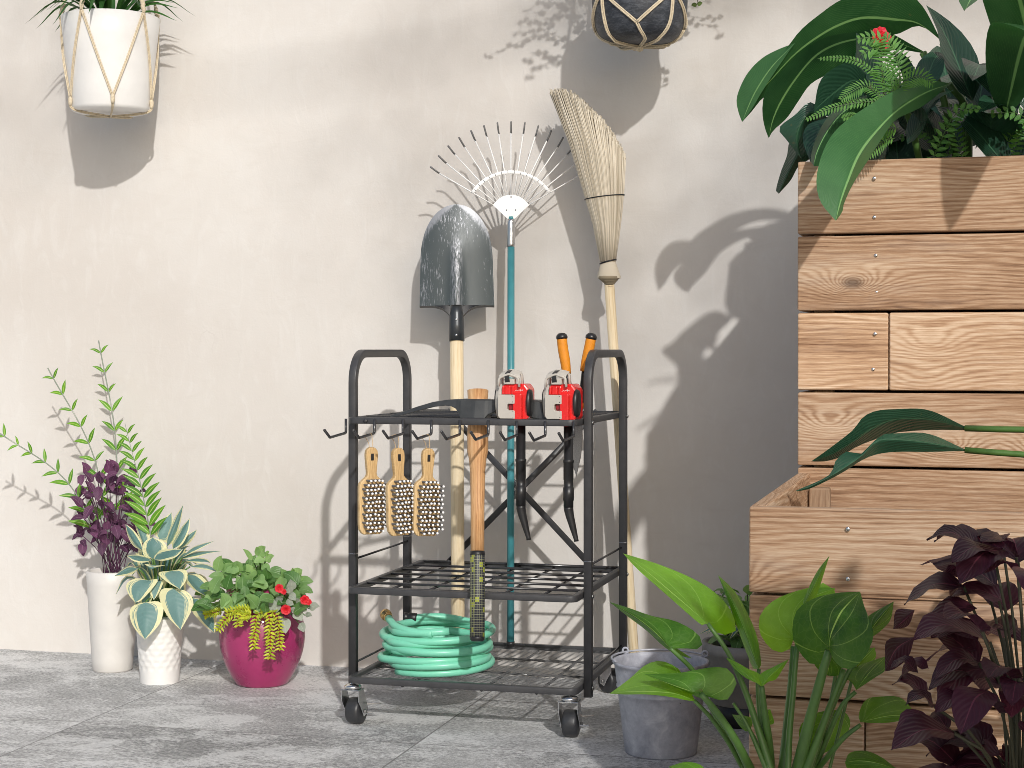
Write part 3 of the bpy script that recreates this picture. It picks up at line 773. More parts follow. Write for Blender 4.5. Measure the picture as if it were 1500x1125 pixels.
# forged head: pick on the left, adze on the right, swept as boxes whose height and width change
yh_ = -.652
def hd_section(px, top, bot, yw, tw):                    # ring of a rounded rectangle at px
    P0 = Wy((px, top), yh_); P1 = Wy((px, bot), yh_)
    return [V((P0.x, yh_-yw/2+.3*(yw-tw)/2, P0.z)), V((P0.x, yh_+yw/2, P0.z)), V((P1.x, yh_+yw/2, P1.z)), V((P1.x, yh_-yw/2, P1.z))]
S = [(573, 608, 611.5, .010, 0), (590, 603.5, 608, .014, 0), (612, 595.5, 602, .018, 0), (636, 588.5, 596, .024, 0), (655, 585.5, 594, .030, 0), (664, 584.8, 595, .036, 0), (671, 584.5, 598.5, .042, 0), (676, 584.3, 606, .050, 0), (679, 584.2, 613.8, .056, 0),
     (700, 584.2, 614, .062, 0), (714, 584.5, 614, .058, 0), (718, 585, 608, .046, 0), (730, 585.5, 602, .04, 0), (755, 585.5, 606, .05, 0), (778, 585.5, 611, .066, 0), (790, 586, 613, .07, 0), (806, 592, 616, .076, 0), (822, 600, 617, .08, 0)]
mb = MB(); rings = []
for s_ in S:
    r4 = hd_section(*s_); c = sum(r4, V())/4; ring = []
    for i in range(4):
        a, b, d = r4[i-1], r4[i], r4[(i+1) % 4]; k = .07
        ring += [b.lerp(a, k), b.lerp(d, k)]
    rings.append(ring)
mb.grid([r+[r[0]] for r in rings], None, 0, False); ids = [mb.vert(p) for p in rings[0]]; mb.face(ids); mb.face([mb.vert(p) for p in reversed(rings[-1])])
mb.build('head', M['darksteel'], pk, weld=True)

# ================================================================== LEAF BLOWERS
def blower(px, label, src=None):
    P0 = Wy((px+42, 610), -.695); P0.z = .745; P0.y = -.690
    if src:
        r = dup(src, P0, label); r.rotation_euler = (0, 0, math.radians(-4)); return r
    root = thing('leaf_blower', label, 'leaf blower', P0, 'small red leaf blowers hung on the top shelf')
    k = depth(P0)/FPX/9.375*1.0
    X = lambda x: (x-368)*k; Z = lambda y: (815-y)*k
    L = lambda x, y, d: P0+V((X(x), d, Z(y)))
    ex, ey, ez = V((1, 0, 0)), V((0, 0, 1)), V((0, -1, 0))
    def poly(pts, d0, th, name, mat, parent=root, bev=.0015):
        mb = MB(); o = P0+V((0, -d0, 0)); pp = [(X(x), Z(y)) for x, y in pts]; pp.reverse()
        mb.extrude(pp, o, ex, ey, ez, th); return mb.build(name, mat, parent, bev, 2)
    # housing with chamfered upper right
    body = poly([(215, 330), (260, 300), (520, 292), (545, 300), (600, 370), (600, 740), (575, 790), (520, 800), (240, 800), (205, 740)], -.044, .060, 'housing', M['red'], bev=.004)
    poly([(395, 425), (505, 425), (520, 440), (520, 866), (395, 866)], .016, .013, 'front_column', M['red'], body, .002)
    mb = MB()
    for x0, x1 in ((232, 258), (272, 345), (362, 398)):
        pp = [(X(x0), Z(438)), (X(x1-4), Z(438)), (X(x1), Z(330)), (X(x0+6), Z(326))]; mb.extrude(pp, P0+V((0, -.0158, 0)), ex, ey, ez, .006)
    mb.build('cooling_ribs', M['red'], body, .0012, 2)
    poly([(188, 442), (420, 442), (424, 452), (424, 560), (416, 566), (335, 566), (320, 580), (320, 640), (335, 656), (416, 656), (426, 664), (426, 768), (215, 768), (188, 730)], .0172, .013, 'faceplate', M['beige'], body, .0012)
    poly([(335, 570), (392, 570), (392, 640), (340, 640), (328, 605)], .0165, .006, 'switch', M['darkred'], body, .001)
    poly([(245, 776), (382, 776), (382, 848), (275, 848), (245, 815)], .010, .010, 'lower_vent', M['darkred'], body, .0015)
    for (x, y) in ((398, 462), (398, 540), (402, 668), (402, 746)):
        mb = MB(); mb.lathe([(.0009, 0), (.0009, .0008), (0, .001)], L(x, y, -.030), (0, -1, 0), 8); mb.build('screw', M['blackp'], body)
    # little white script on the shoulder: a plain squiggle as in the photo
    mb = MB(); sq = [(402, 398), (420, 388), (432, 380), (446, 392), (462, 378), (470, 388), (482, 362), (486, 398), (490, 372), (500, 386), (508, 374), (524, 372), (512, 392)]
    mb.tube([L(x, y, -.0166) for x, y in sq], .00045, 5); mb.build('script_mark', M['white'], body)
    # fan cover disc on the left, black guard on the right
    c = L(212, 545, .008); R = 255*k
    mb = MB(); mb.lathe([(R*.62, .112*1000*k*0+.0), (R*.86, .0), (R*.98, .004), (R, .010), (R*.95, .014), (R*.93, .0145), (R*.88, .019), (R*.86, .0195), (R*.66, .0205), (R*.5, .021), (0, .0215)], c+V((.004, 0, 0)), (-1, 0, 0), 36, sx=.52)
    fc = mb.build('fan_cover', M['beige'], root)
    mb = MB(); mb.lathe([(R*.70, 0), (R*.68, .003), (R*.4, .005), (0, .0055)], c+V((-.0165, 0, 0)), (-1, 0, 0), 30, sx=.52); mb.build('intake_grille', M['blackp'], fc)
    mb = MB(); c2 = L(585, 555, -.008); R2 = 190*k
    mb.lathe([(R2, 0), (R2, .003), (R2*.93, .008), (R2*.6, .0095), (0, .0098)], c2, (1, 0, 0), 28, sx=.62); mb.build('side_guard', M['blackp'], root)
    # arched carry handle: two pale bands with a dark strip over the middle
    for d, dy, w in ((-.024, 0, .008), (.006, -55, .010)):
        path = fillet([L(190, 330, d), L(195, 215+dy, d), L(330, 160+dy, d), L(470, 205+dy, d), L(483, 335, d)], .012, 6)
        mb = MB(); mb.sweep(path, rrect(w, .0052, .0015, 2), V((0, 1, 0))); hb = mb.build('carry_handle', M['beige'], root)
    mb = MB(); rows = []
    arc = lambda x, y0: y0+((x-335)/150.)**2*34
    for x in range(190, 481, 15):
        rows.append([L(x, arc(x, 100), .008), L(x, arc(x, 142), -.018), L(x, arc(x, 192), -.0265), L(x, arc(x, 205), -.024)])
    mb.grid(rows)
    mb.build('handle_cover', M['beige'], root)
    mb = MB(); rows = []
    for x in (278, 300, 325, 345):
        rows.append([L(x, arc(x, 96), .009), L(x, arc(x, 139), -.0195), L(x, arc(x, 190), -.028), L(x, arc(x, 300), -.020)])
    mb.grid(rows); mb.build('grip_strip', M['blackp'], root)
    mb = MB(); mb.box(L(335, 262, -.012), (.026, .02, .014)); mb.build('trigger_block', M['beige'], root, .002)
    # hanging tube with joints and bent nozzle, behind the front rail
    T = lambda x, y: P0+V(((x-60*0-(213-0))*0, 0, 0))
    kk = depth(P0)/FPX
    def tp(dx, py): return V((P0.x+(dx)*kk, P0.y+.012, Wy((px, py), -.68).z))
    dx = 8.5
    mb = MB(); q = [(606, 7), (671, 7), (671.5, 8.2), (675, 8.2), (675.5, 7.4), (700, 7.4), (700.5, 7.0), (711, 7.0), (711.5, 8.0), (730, 8.0), (730.5, 7.2), (740, 7.2)]
    mb.tube([tp(dx, a) for a, r in q], [r*kk for a, r in q], 20); tb = mb.build('blow_tube', M['blackp'], root, 0)
    mb = MB(); q = [(0, 738, 7.1), (.2, 743, 7.0), (2, 752, 6.2), (6.5, 768, 5.0), (11.6, 786, 3.4), (12, 789, 3.6)]
    mb.tube([tp(dx+a, y) for a, y, r in q], [r*kk for a, y, r in q], 20); mb.build('nozzle', M['blackp'], root)
    return root
b1_ = blower(710, 'small red and beige leaf blower nearer the pickaxe, black nozzle hanging down')
blower(779.6, 'small red and beige leaf blower beside the right cart handle, in front of the shears', b1_)

# ================================================================== SHEARS
sp_ = Wy((847, 606), -.56)
se = thing('hedge_shears', 'hedge shears with two orange grips, grey blades pointing down through the top shelf', 'shears', sp_)
ysx = -.56
def sh_handle(pts, d):
    Pts = [Wy(p, ysx+d) for p in pts]
    mb = MB(); c = cr(Pts[:4], 10); s = depth(c[0])/FPX
    mb.tube(c, [ (7.4+.9*math.sin(k/10*2.6)-k*.14)*s for k in range(11)], 14); g = mb.build('orange_grip', M['orange'], se)
    mb = MB(); mb.lathe([(8.3*s, -.004), (8.6*s, .001), (7.4*s, .006), (4.5*s, .010), (0, .011)], c[0], c[0]-c[1], 16); mb.build('grip_cap', M['blackp'], g)
    mb = MB(); mb.tube(cr(Pts[3:], 8), 4.0*s, 10); return mb.build('shaft', M['blackp'], se)
sh_handle([(823, 494), (824.5, 510), (828, 530), (830, 548), (838, 580), (845, 604)], -.012)
sh_handle([(866, 494), (863, 510), (858.5, 530), (856, 544), (853, 570), (851, 592)], .012)
mb = MB(); A, B = Wy((852, 590), ysx+.012), Wy((852, 598), ysx+.012); mb.tube([A, B], .0085, 12); mb.build('orange_collar', M['orange'], se)
mb = MB(); A, B = Wy((851.5, 598), ysx+.010), Wy((848, 612), ysx); mb.tube([A, B], .006, 12)
mb.lathe([(.011, 0), (.011, .006), (.006, .009), (0, .0095)], Wy((846, 607), ysx-.012), (0, -1, 0), 14); mb.build('pivot', M['zinc'], se)
for i, (pl, d) in enumerate((([(840, 612), (852, 612), (853.5, 640), (851, 668), (844, 699), (840.5, 684), (838.5, 660)], 0.0), ([(836, 612), (846, 612), (845, 640), (843, 670), (841, 690), (836.5, 668), (835, 640)], .006))):
    pts = [Wy(p, ysx+d) for p in pl]; o = pts[0]; mb = MB()
    mb.extrude([((p-o).x, (p-o).z) for p in reversed(pts)], o, V((1, 0, 0)), V((0, 0, 1)), V((0, 1, 0)), .003); mb.build('blade', M['blade'], se, .0008, 1)

# ================================================================== SCRUB BRUSHES
def brush(k, label, src=None):
    hx = Wy((507.5+k*(841-507.5)/8, 622), YF).x
    P0 = V((hx-.001+(0, .001, -.0015, .0012)[k], -.763+(0, .004, -.006, .002)[k], .7105))                       # where the loop hangs on the hook
    if src:
        r = dup(src, P0, label); r.rotation_euler = (0, math.radians((0, 0, -1.6, 1.9)[k]), math.radians((0, 0, 5, -4)[k])); return r
    root = thing('scrub_brush', label, 'brush', P0, 'wooden scrub brushes hung on the cart hooks')
    rot = math.radians(24)
    xr = V((math.cos(rot), math.sin(rot), 0)); nf = V((xr.y, -xr.x, 0))     # board faces the camera's right
    a = 0.30; xr = V((math.cos(a)*CT-math.sin(a)*ST*-1*0, 0, 0)) if False else V((math.cos(.28), math.sin(.28)+.0, 0)).normalized()
    q = Matrix.Rotation(math.radians(15.3+26), 3, 'Z'); xr = q @ V((1, 0, 0)); nf = q @ V((0, -1, 0))
    top = P0+V((.007, .0, -.0285))
    tz = lambda y: -(y-663)*.001645                       # px down from the top of the handle
    half_w = [(663, 2.5), (664, 5.5), (668, 8.6), (674, 9.3), (680, 9.0), (690, 8.0), (700, 7.2), (704, 7.4), (707, 10), (711, 15), (715, 18.5), (720, 19.5), (775, 19.5), (783, 18.5), (788, 15), (790, 12)]
    kx = .00168; poly = [(w*kx, tz(y)) for y, w in half_w]; poly = [(-x, z) for x, z in poly]+[(x, z) for x, z in reversed(poly)]
    mb = MB(); c = top; bt_ = .016
    hole = [(-.0035, tz(672)), (.0035, tz(672)), (.0035, tz(682)), (-.0035, tz(682))]
    mb.extrude(poly, c-nf*bt_, xr, UP, nf, bt_)
    for i in range(len(mb.v)): mb.uv[i] = (mb.uv[i][1], mb.uv[i][0])
    bd = mb.build('board', M['bamboo'], root, .003, 2)
    mb = MB(); mb.extrude([(-x, z) for x, z in reversed(hole)], c, xr, UP, nf, .0006); mb.build('hole_dark_plate', M['blackp'], bd)  # thin black plate painted in for the dark inside of the hanging hole
    mb = MB(); rb_ = random.Random(5)
    for r in range(13):
        y = 711+r*6.1; nn = 6 if 0 < r < 12 else 4
        for j in range(nn):
            x = (j-(nn-1)/2)*.0102+.003+(.0016 if r % 2 else -.0016)
            b = c+xr*x+UP*tz(y); d = (nf+xr*rb_.uniform(-.05, .05)+UP*rb_.uniform(-.04, .04)).normalized()
            mb.tube([b-nf*.002, b+d*.026], .0026, 7, caps=False)
            mb.tube([b+d*.0250, b+d*.0285, b+d*.0296], [.0029, .0030, .0020], 8, 1)
    mb.build('bristles', [M['bristle'], M['bristletip']], root)
    mb = MB(); e = top+UP*-.004-nf*.008
    lp = [e-V((.0035, 0, 0)), e+V((-.006, -.004, .016)), P0+V((-.006, -.018, .0005)), P0+V((-.001, -.010, .0038)), P0+V((.003, .004, .0035)), P0+V((.004, .006, -.004)), e+V((.0028, .002, .014)), e+V((.0015, 0, 0))]
    mb.tube(cr(lp, 40), .00075, 6); mb.build('hanging_loop', M['twine'], root)
    return root
br1 = brush(1, 'wooden wire brush with white tipped bristles, hung next to the left front post')
brush(2, 'wooden wire brush with white tipped bristles, hung between the two other brushes', br1)
brush(3, 'wooden wire brush with white tipped bristles, hung closest to the shovel handle', br1)

# ================================================================== GARDEN HOSE
hr = .0094
hc = Wy((648, 950), -.52); hc = V((Wh((651, 966), .125).x, -.525, tops[2]-.006))
hs = thing('garden_hose', 'mint green garden hose coiled on the bottom shelf with a brass end', 'hose', hc)
rh = random.Random(11); pts = []
turns = 7.2; N_ = int(turns*22)
for i in range(N_+1):
    t = i/22; a = -2.2+t*2*PI; lay = t
    R = .131+.009*math.sin(a*.53+1)+.006*math.sin(a*1.37)+(.006 if int(t) % 2 else -.004)
    h = hr+lay*hr*1.72*.86+.004*math.sin(a+.6+t)*min(1, t)+.003*math.sin(a*.47)
    pts.append(hc+V((math.cos(a)*R*.98+.004*math.sin(t*2.1), math.sin(a)*R*.96, h)))
lastp = pts[-1]
E = Wy((583, 913), -.60)
end_dir = (Wy((583, 907), -.60)-Wy((600, 925), -.575)).normalized()
# finish: lift off the coil to the brass fitting at the back left
A = Wy((690, 943), -.655); 
hookup = [Wy((640, 941), -.652), Wy((610, 930), -.628), Wy((592, 920), -.605)]
mb = MB(); mb.tube(cr(pts, N_*2), hr, 14); hb = mb.build('hose_tube', M['mint'], hs)
z_top = pts[-1].z
E0 = V((hc.x-.118, hc.y-.02, hc.z+.128)); 
tail = [hc+V((.03, -.128, .108)), hc+V((-.03, -.124, .112)), hc+V((-.078, -.095, .119)), hc+V((-.112, -.050, .130))]
mb = MB(); c = cr(tail, 24); mb.tube(c, hr, 14); mb.build('hose_tail', M['mint'], hs)
d = (c[-1]-c[-3]).normalized()
mb = MB(); mb.lathe([(.0098, -.004), (.0112, 0), (.0112, .006), (.0098, .008), (.0098, .014), (.0142, .016), (.0142, .028), (.0122, .0285), (.0122, .020)], c[-1], d, 20); mb.build('brass_fitting', M['brass'], hs)
lp = [pts[-1], pts[-1]+(pts[-1]-pts[-2])*1]
bk = hc+V((-.088, .075, .112)); dd = V((-1, -.05, .05)).normalized()
mb = MB(); mb.tube(cr([hc+V((.06, .115, .100)), hc+V((-.02, .108, .112)), bk], 16), hr, 14); mb.build('hose_end', M['mint'], hs)
mb = MB(); mb.lathe([(.0102, -.01), (.0125, -.008), (.0125, .010), (.0108, .012), (.0108, .016), (.0122, .018), (.0122, .024), (0, .0245)], bk, dd, 20); mb.build('black_coupling', M['blackp'], hs)
# ================================================================== TIMBER PLANTERS
tl_ = math.radians(2.2); TILT = (V((1, 0, 0)), V((0, math.cos(tl_), -math.sin(tl_))), V((0, math.sin(tl_), math.cos(tl_))))
def planter(name, label, FLc, width, dep, levels, nails, joints, th=.028, back=True, seed=1, rimw=.03):
    x0, y0 = FLc.x, FLc.y; rs = random.Random(seed)
    root = thing(name, label, 'planter', (x0+width/2, y0+dep/2, 0))
    fp = MB(); lp = MB(); rp = MB(); bp_ = MB()
    for i in range(len(levels)-1):
        zt, zb = levels[i], levels[i+1]; g = .0055; h = zt-zb-g; zc = zt-h/2
        pr = rs.uniform(0, .0035)
        xs = [x0]+[x for (k, x) in joints if k == i]+[x0+width]
        for a, b in zip(xs[:-1], xs[1:]):
            l = b-a-.002; p2 = pr+rs.uniform(0, .002)
            fp.box(((a+b)/2, y0+th/2-p2/2, zc), (l, th+p2, h), TILT, 0, (rs.uniform(0, 9), rs.uniform(0, 9)), rs.random(), 0)
        for mbx, x in ((lp, x0+th/2), (rp, x0+width-th/2)):
            mbx.box((x, y0+th+.002+(dep-th)/2, zc), (th+rs.uniform(-.002, 0), dep-th, h), None, 0, (rs.uniform(0, 9), rs.uniform(0, 9)), rs.random(), 1)
        if back: bp_.box((x0+width/2, y0+dep-th/2, zc), (width-2*th-.004, th, h), None, 0, (rs.uniform(0, 9), 3), rs.random(), 0)
    T = M['timber']
    fo = fp.build('front_panel', T, root, .0035, 2)
    lp.build('side_panel', T, root, .0035, 2); rp.build('side_panel', T, root, .0035, 2)
    if back: bp_.build('back_panel', T, root, .0035, 2)
    nb = MB()
    for px, py in nails:
        P = Wy((px, py), y0-.0042); nb.lathe([(.0038, -.002), (.0038, .0012), (.0026, .0022), (0, .0024)], P, (0, -1, 0), 12)
    nb.build('nails', M['zinc'], fo)
    # corner posts inside and a soil bed
    for (px_, py_) in ((x0+th+.024, y0+th+.022), (x0+width-th-.024, y0+th+.022), (x0+th+.024, y0+dep-th-.024), (x0+width-th-.024, y0+dep-th-.024)):
        mb = MB(); mb.box((px_, py_, levels[0]-.025-(levels[0]-.05)/2), (.042, .038, levels[0]-.05), None, 0, (rs.random()*9, 1), rs.random(), 2); mb.build('corner_post', M['timberin'], root, .003, 1)
    return root
UPL = Wz((1167.5, 600), 3.55); LOW = Wz((1097, 900), 2.79)
LOW.x = (LOW.x+UPL.x)/2; UPL.x = LOW.x
hU = lambda py: CAMP.z+(HOR-py)/FPX*3.55
hL = lambda py: CAMP.z+(HOR-py)/FPX*2.79
up = planter('tall_timber_planter', 'taller rough sawn timber planter filled with big leaves, behind the lower one', UPL, 1.3, .62,
        [hU(237), hU(347), hU(459), hU(575), hU(685), .50, .33, .16, .004],
        [(1281, 261), (1281, 318), (1283, 374), (1284, 428), (1282, 489), (1279, 541)], [(2, Wy((1302, 500), UPL.y).x), (4, UPL.x+.7), (1, UPL.x+.6)], seed=4)
mb = MB(); mb.box((UPL.x+.65, UPL.y+.31, hU(237)-.05), (1.3-.058, .62-.058, .06)); mb.build('soil', M['soil'], up)
lo = planter('low_timber_planter', 'lower open topped rough sawn timber planter with empty bed in front of the taller one', LOW, 1.3, UPL.y-LOW.y-.004,
        [hL(742), hL(872), hL(1022), hL(1150), .004],
        [(1242, 775), (1242, 848)], [(2, Wy((1267, 1050), LOW.y).x)], back=False, seed=9)
mb = MB(); mb.box((LOW.x+.65, (LOW.y+UPL.y)/2, hL(742)-.30), (1.3-.06, UPL.y-LOW.y-.06, .06)); mb.build('soil', M['soil'], lo)

# ================================================================== BIG LEAVED PLANT IN THE TALL PLANTER
B = lambda x, y: (1000+x/3.41, y/3.41)
Q = lambda x, y: (1130+x/4.687, y/4.687)
def bl(f, s): return [f(*p) for p in s]
ut = thing('banana_plant', 'plant with long arching banana-like leaves overhanging the tall timber planter', 'plant', (UPL.x+.45, UPL.y+.25, hU(237)-.02))
mb = MB()
# long top leaf
leafT(mb, bl(B, [(1300, 210), (1180, 120), (1064, 100), (900, 90), (770, 130), (650, 200), (545, 285), (440, 400), (350, 500), (297, 610)]),
      bl(B, [(1300, 200), (1180, 130), (1064, 172), (900, 178), (800, 220), (690, 290), (590, 330), (490, 420), (390, 500), (355, 545), (297, 610)]),
      bl(B, [(1300, 220), (1190, 20), (1064, -60), (900, -40), (780, 5), (680, 75), (590, 150), (520, 240), (440, 345), (375, 440), (330, 530), (297, 610)]),
      3.84, 4.02, .05, -.05, .04, .2, 34, 6)
leafT(mb, bl(B, [(560, 215), (450, 330), (375, 440), (330, 530), (297, 610)]), bl(B, [(560, 215), (470, 345), (395, 460), (345, 545), (297, 610)]),
      bl(B, [(560, 215), (470, 250), (390, 296), (318, 375), (272, 480), (276, 550), (297, 610)]), 3.90, 3.99, -.005, .035, .0, 1.0, 24, 6)  # lit tip of the long leaf, sunlight put in as a lighter colour
# second leaf under it
leafT(mb, bl(B, [(1200, 260), (1000, 190), (860, 195), (740, 230), (650, 290), (560, 400), (490, 510), (450, 600), (430, 690)]),
      bl(B, [(1200, 265), (1060, 250), (900, 300), (740, 365), (640, 420), (575, 510), (520, 590), (455, 650), (430, 690)]),
      bl(B, [(1200, 255), (1000, 150), (860, 160), (720, 185), (600, 250), (500, 350), (420, 440), (398, 540), (408, 630), (430, 690)]),
      3.86, 4.02, .05, -.03, .02, .05, 30, 6)
# front leaf, sunlit tone put into its lighter colour
leafT(mb, bl(B, [(1330, 420), (1200, 470), (1064, 560), (950, 680), (880, 780), (830, 900), (790, 1010), (765, 1103)]),
      bl(B, [(1330, 415), (1200, 400), (1064, 450), (900, 545), (770, 645), (700, 760), (668, 900), (690, 1010), (765, 1103)]),
      bl(B, [(1330, 425), (1200, 530), (1064, 600), (990, 700), (920, 810), (850, 920), (805, 1020), (797, 1060), (765, 1103)]),
      3.62, 3.18, -.02, .05, .10, .75, 30, 6)
# brown-dark leaf behind the front one
leafT(mb, bl(B, [(1000, 470), (900, 500), (800, 560), (720, 660), (670, 760), (655, 830)]),
      bl(B, [(1000, 465), (900, 480), (780, 530), (700, 620), (650, 740), (640, 815), (655, 830)]),
      bl(B, [(1000, 475), (900, 570), (800, 640), (740, 720), (700, 800), (680, 830), (655, 830)]), 3.62, 3.45, .05, .02, 0, .0, 18, 4)
for (bx, by, tx, ty, th_, w_) in ((.42, .15, .52, -.42, .10, .075), (.50, .18, .34, -.40, .22, .08), (.62, .16, .78, -.38, .14, .075), (.66, .28, 1.0, -.25, .18, .08), (.55, .30, .60, -.10, .42, .08), (.80, .25, 1.15, -.30, .05, .07)):
    b = V((UPL.x+bx, UPL.y+by, hU(237)+.10)); e = V((UPL.x+tx, UPL.y+ty, hU(237)+th_)); mid = b.lerp(e, .5); mid.z = max(b.z, e.z)+.13
    leaf(mb, [b, b.lerp(mid, .6)+UP*.04, mid, mid.lerp(e, .55)+UP*.03, e], w_, UP, lambda t: max(0, math.sin(PI*t**.85))**.75, 22, 5, .18, var=random.random()*.8, ruf=.003)
mb.build('foliage', M['leafbig'], ut)
mb = MB()
for p in ([(1300, 215), (1380, 420), (1420, 700), (1400, 850)], [(1330, 420), (1420, 560), (1430, 900)], [(1200, 262), (1300, 480), (1380, 880)], [(1000, 470), (1120, 560), (1200, 880)]):
    mb.tube([Wz(B(*a), 3.70+.006*i) for i, a in enumerate(cr([(x, y, 0) for x, y in p], 12)) for a in [(a.x, a.y)]], .008, 8)
mb.build('stems', M['stem'], ut)
# dark glossy shrub
ru = thing('rubber_plant', 'dark glossy leaved plant hanging over the corner of the tall planter', 'plant', (UPL.x+.10, UPL.y+.15, hU(237)-.02))
mb = MB()
leafT(mb, bl(B, [(930, 420), (850, 400), (760, 460), (690, 520), (655, 560)]), bl(B, [(930, 430), (870, 500), (790, 560), (720, 580), (655, 560)]), bl(B, [(930, 410), (850, 310), (740, 350), (680, 420), (655, 560)]), 3.72, 3.70, .03, -.03, 0, .6, 14, 4)
leafT(mb, bl(B, [(720, 590), (650, 560), (600, 600), (570, 690), (590, 790)]), bl(B, [(720, 600), (660, 610), (625, 700), (615, 770), (590, 790)]), bl(B, [(720, 585), (640, 510), (560, 575), (482, 640), (520, 700), (590, 790)]), 3.76, 3.78, .05, .02, .02, .9, 18, 5)
leafT(mb, bl(B, [(640, 660), (600, 720), (560, 800), (520, 880), (480, 968)]), bl(B, [(660, 700), (650, 780), (580, 830), (540, 900), (480, 968)]), bl(B, [(630, 650), (540, 700), (520, 780), (490, 860), (466, 950), (480, 968)]), 3.80, 3.90, .03, .04, 0, .4, 18, 5)
leafT(mb, bl(B, [(760, 590), (700, 650), (650, 760), (640, 815)]), bl(B, [(770, 600), (740, 660), (690, 760), (640, 815)]), bl(B, [(740, 585), (630, 620), (600, 700), (640, 815)]), 3.72, 3.72, .02, .02, 0, .2, 14, 4)
rl = random.Random(21)
for k in range(26):                                       # inner mass of dark leaves
    b = V((UPL.x+rl.uniform(.10, .75), UPL.y+rl.uniform(.12, .42), hU(237)+rl.uniform(-.01, .16)))
    d = V((rl.uniform(-.6, .6), rl.uniform(-.7, .5), rl.uniform(.1, .9))).normalized(); L = rl.uniform(.12, .24)
    leaf(mb, [b, b+d*L*.55+UP*.02, b+d*L-UP*rl.uniform(0, .05)], L*.24, UP+TOCAM*.6, ovate, 8, 3, .2)
for k in range(46):                                       # and the part of it that leans back towards the wall
    b = V((UPL.x+rl.uniform(.08, .5), UPL.y+rl.uniform(.28, .60), hU(237)+rl.uniform(-.01, .20)))
    d = V((rl.uniform(-.7, .6), rl.uniform(-.3, .7), rl.uniform(.0, .9))).normalized(); L = rl.uniform(.12, .22)
    leaf(mb, [b, b+d*L*.55+UP*.02, b+d*L-UP*rl.uniform(0, .05)], L*.27, UP+TOCAM*.6, ovate, 8, 3, .2)
mb.build('foliage', M['leafdark'], ru)
mb = MB()
for p in ([(930, 420), (990, 600), (1010, 860)], [(720, 590), (830, 640), (900, 880)], [(640, 660), (740, 690), (860, 880)], [(760, 590), (860, 700), (920, 880)]):
    mb.tube([Wz((a.x, a.y), 3.74) for a in cr([(*B(*q), 0) for q in p], 10)], .004, 7)
mb.build('stems', M['stemdark'], ru)
# fern
fe = thing('fern', 'light green fern with fine fronds among the dark leaves of the tall planter', 'plant', (UPL.x+.33, UPL.y+.12, hU(237)-.02))
mb = MB(); sm_ = MB()
def frond(pts, w, n, mbx=None, stx=None, var=None):
    mbx = MB(); c = cr(pts, n); L = (c[1]-c[0]).length
    for i in range(1, n):
        t = i/n; T = (c[min(i+1, n)]-c[i-1]).normalized(); wl_ = w*math.sin(PI*min(1, .12+t*.85))**.7
        for s in (-1, 1):
            sd = T.cross(TOCAM+UP*.4).normalized()*s; d = (sd*.85+T*.5).normalized()
            leaf(mbx, [c[i], c[i]+d*wl_*.5, c[i]+d*wl_-UP*.002], L*.36, TOCAM+UP*.5, lance, 3, 1, .2, var=var)
    mbx.tube(c, .0007, 5, 1); mbx.build('frond', [M['fern'], M['stem']], fe)
FZ = 3.46
for pts, w_, n_ in (([(1010, 460), (980, 500), (860, 515), (740, 540), (655, 580), (610, 600)], .014, 26), ([(1040, 480), (1000, 420), (900, 320), (800, 290), (675, 292)], .012, 26), ([(1030, 470), (1010, 420), (1000, 370), (980, 320)], .035, 12),
                    ([(1060, 480), (1040, 400), (1010, 280), (960, 240), (890, 275)], .035, 14), ([(1050, 500), (1090, 420), (1180, 380), (1260, 420)], .03, 18), ([(990, 490), (920, 430), (840, 460), (785, 500)], .022, 20),
                    ([(1060, 470), (1030, 250), (960, 190), (860, 195)], .03, 16), ([(1080, 640), (1040, 640), (1000, 650), (980, 690)], .03, 9), ([(1080, 470), (1080, 330), (1040, 220), (1000, 170)], .035, 16), ([(1060, 690), (1010, 700), (960, 740), (900, 790)], .02, 14), ([(880, 575), (840, 575), (795, 592)], .012, 12)):
    frond([Wz(B(*p), FZ-.02*i/len(pts)) for i, p in enumerate(pts)], w_, n_)
for k in range(16):
    b = V((UPL.x+rl.uniform(.25, .7), UPL.y+rl.uniform(.05, .3), hU(237)-.01)); a = rl.uniform(0, 2*PI)
    d = V((math.cos(a)*.16, math.sin(a)*.10-.03, rl.uniform(.06, .2))); frond([b, b+d*.5+UP*.05, b+d], .026, 14)
# red flower
def flower(c, r, nrm, parent, name='flower', petals=6, mat=None):
    mb = MB(); nrm = V(nrm).normalized(); e1 = nrm.orthogonal().normalized(); e2 = nrm.cross(e1)
    for ring, (rr, op, n_) in enumerate(((r, .45, petals), (r*.72, 1.0, petals), (r*.4, 1.5, 3))):
        for k in range(n_):
            a = 2*PI*(k+.5*ring)/n_+random.uniform(-.2, .2); d = e1*math.cos(a)+e2*math.sin(a)
            leaf(mb, [c, c+d*rr*.55+nrm*rr*.35*op, c+d*rr*(1.1-.35*op)+nrm*rr*.5*op], rr*.55, nrm-d*.3, lambda t: math.sin(PI*min(1, .1+t*.82))**.6, 6, 3, .15, ruf=rr*.06)
    return mb.build(name, mat or M['petal'], parent)
rf = thing('red_flower', 'red blossom between the dark leaves at the top of the tall planter', 'flower', Wz(B(1020, 700), 3.6))
flower(Wz(B(985, 195), 3.52), .026, TOCAM+V((.4, 0, .2)), rf, 'blossom', 5)
mb = MB(); mb.tube(cr([Wz(B(985, 195), 3.525), Wz(B(1000, 400), 3.56), Wz(B(1020, 700), 3.6)], 10), .002, 6); mb.build('stem', M['stemdark'], rf)

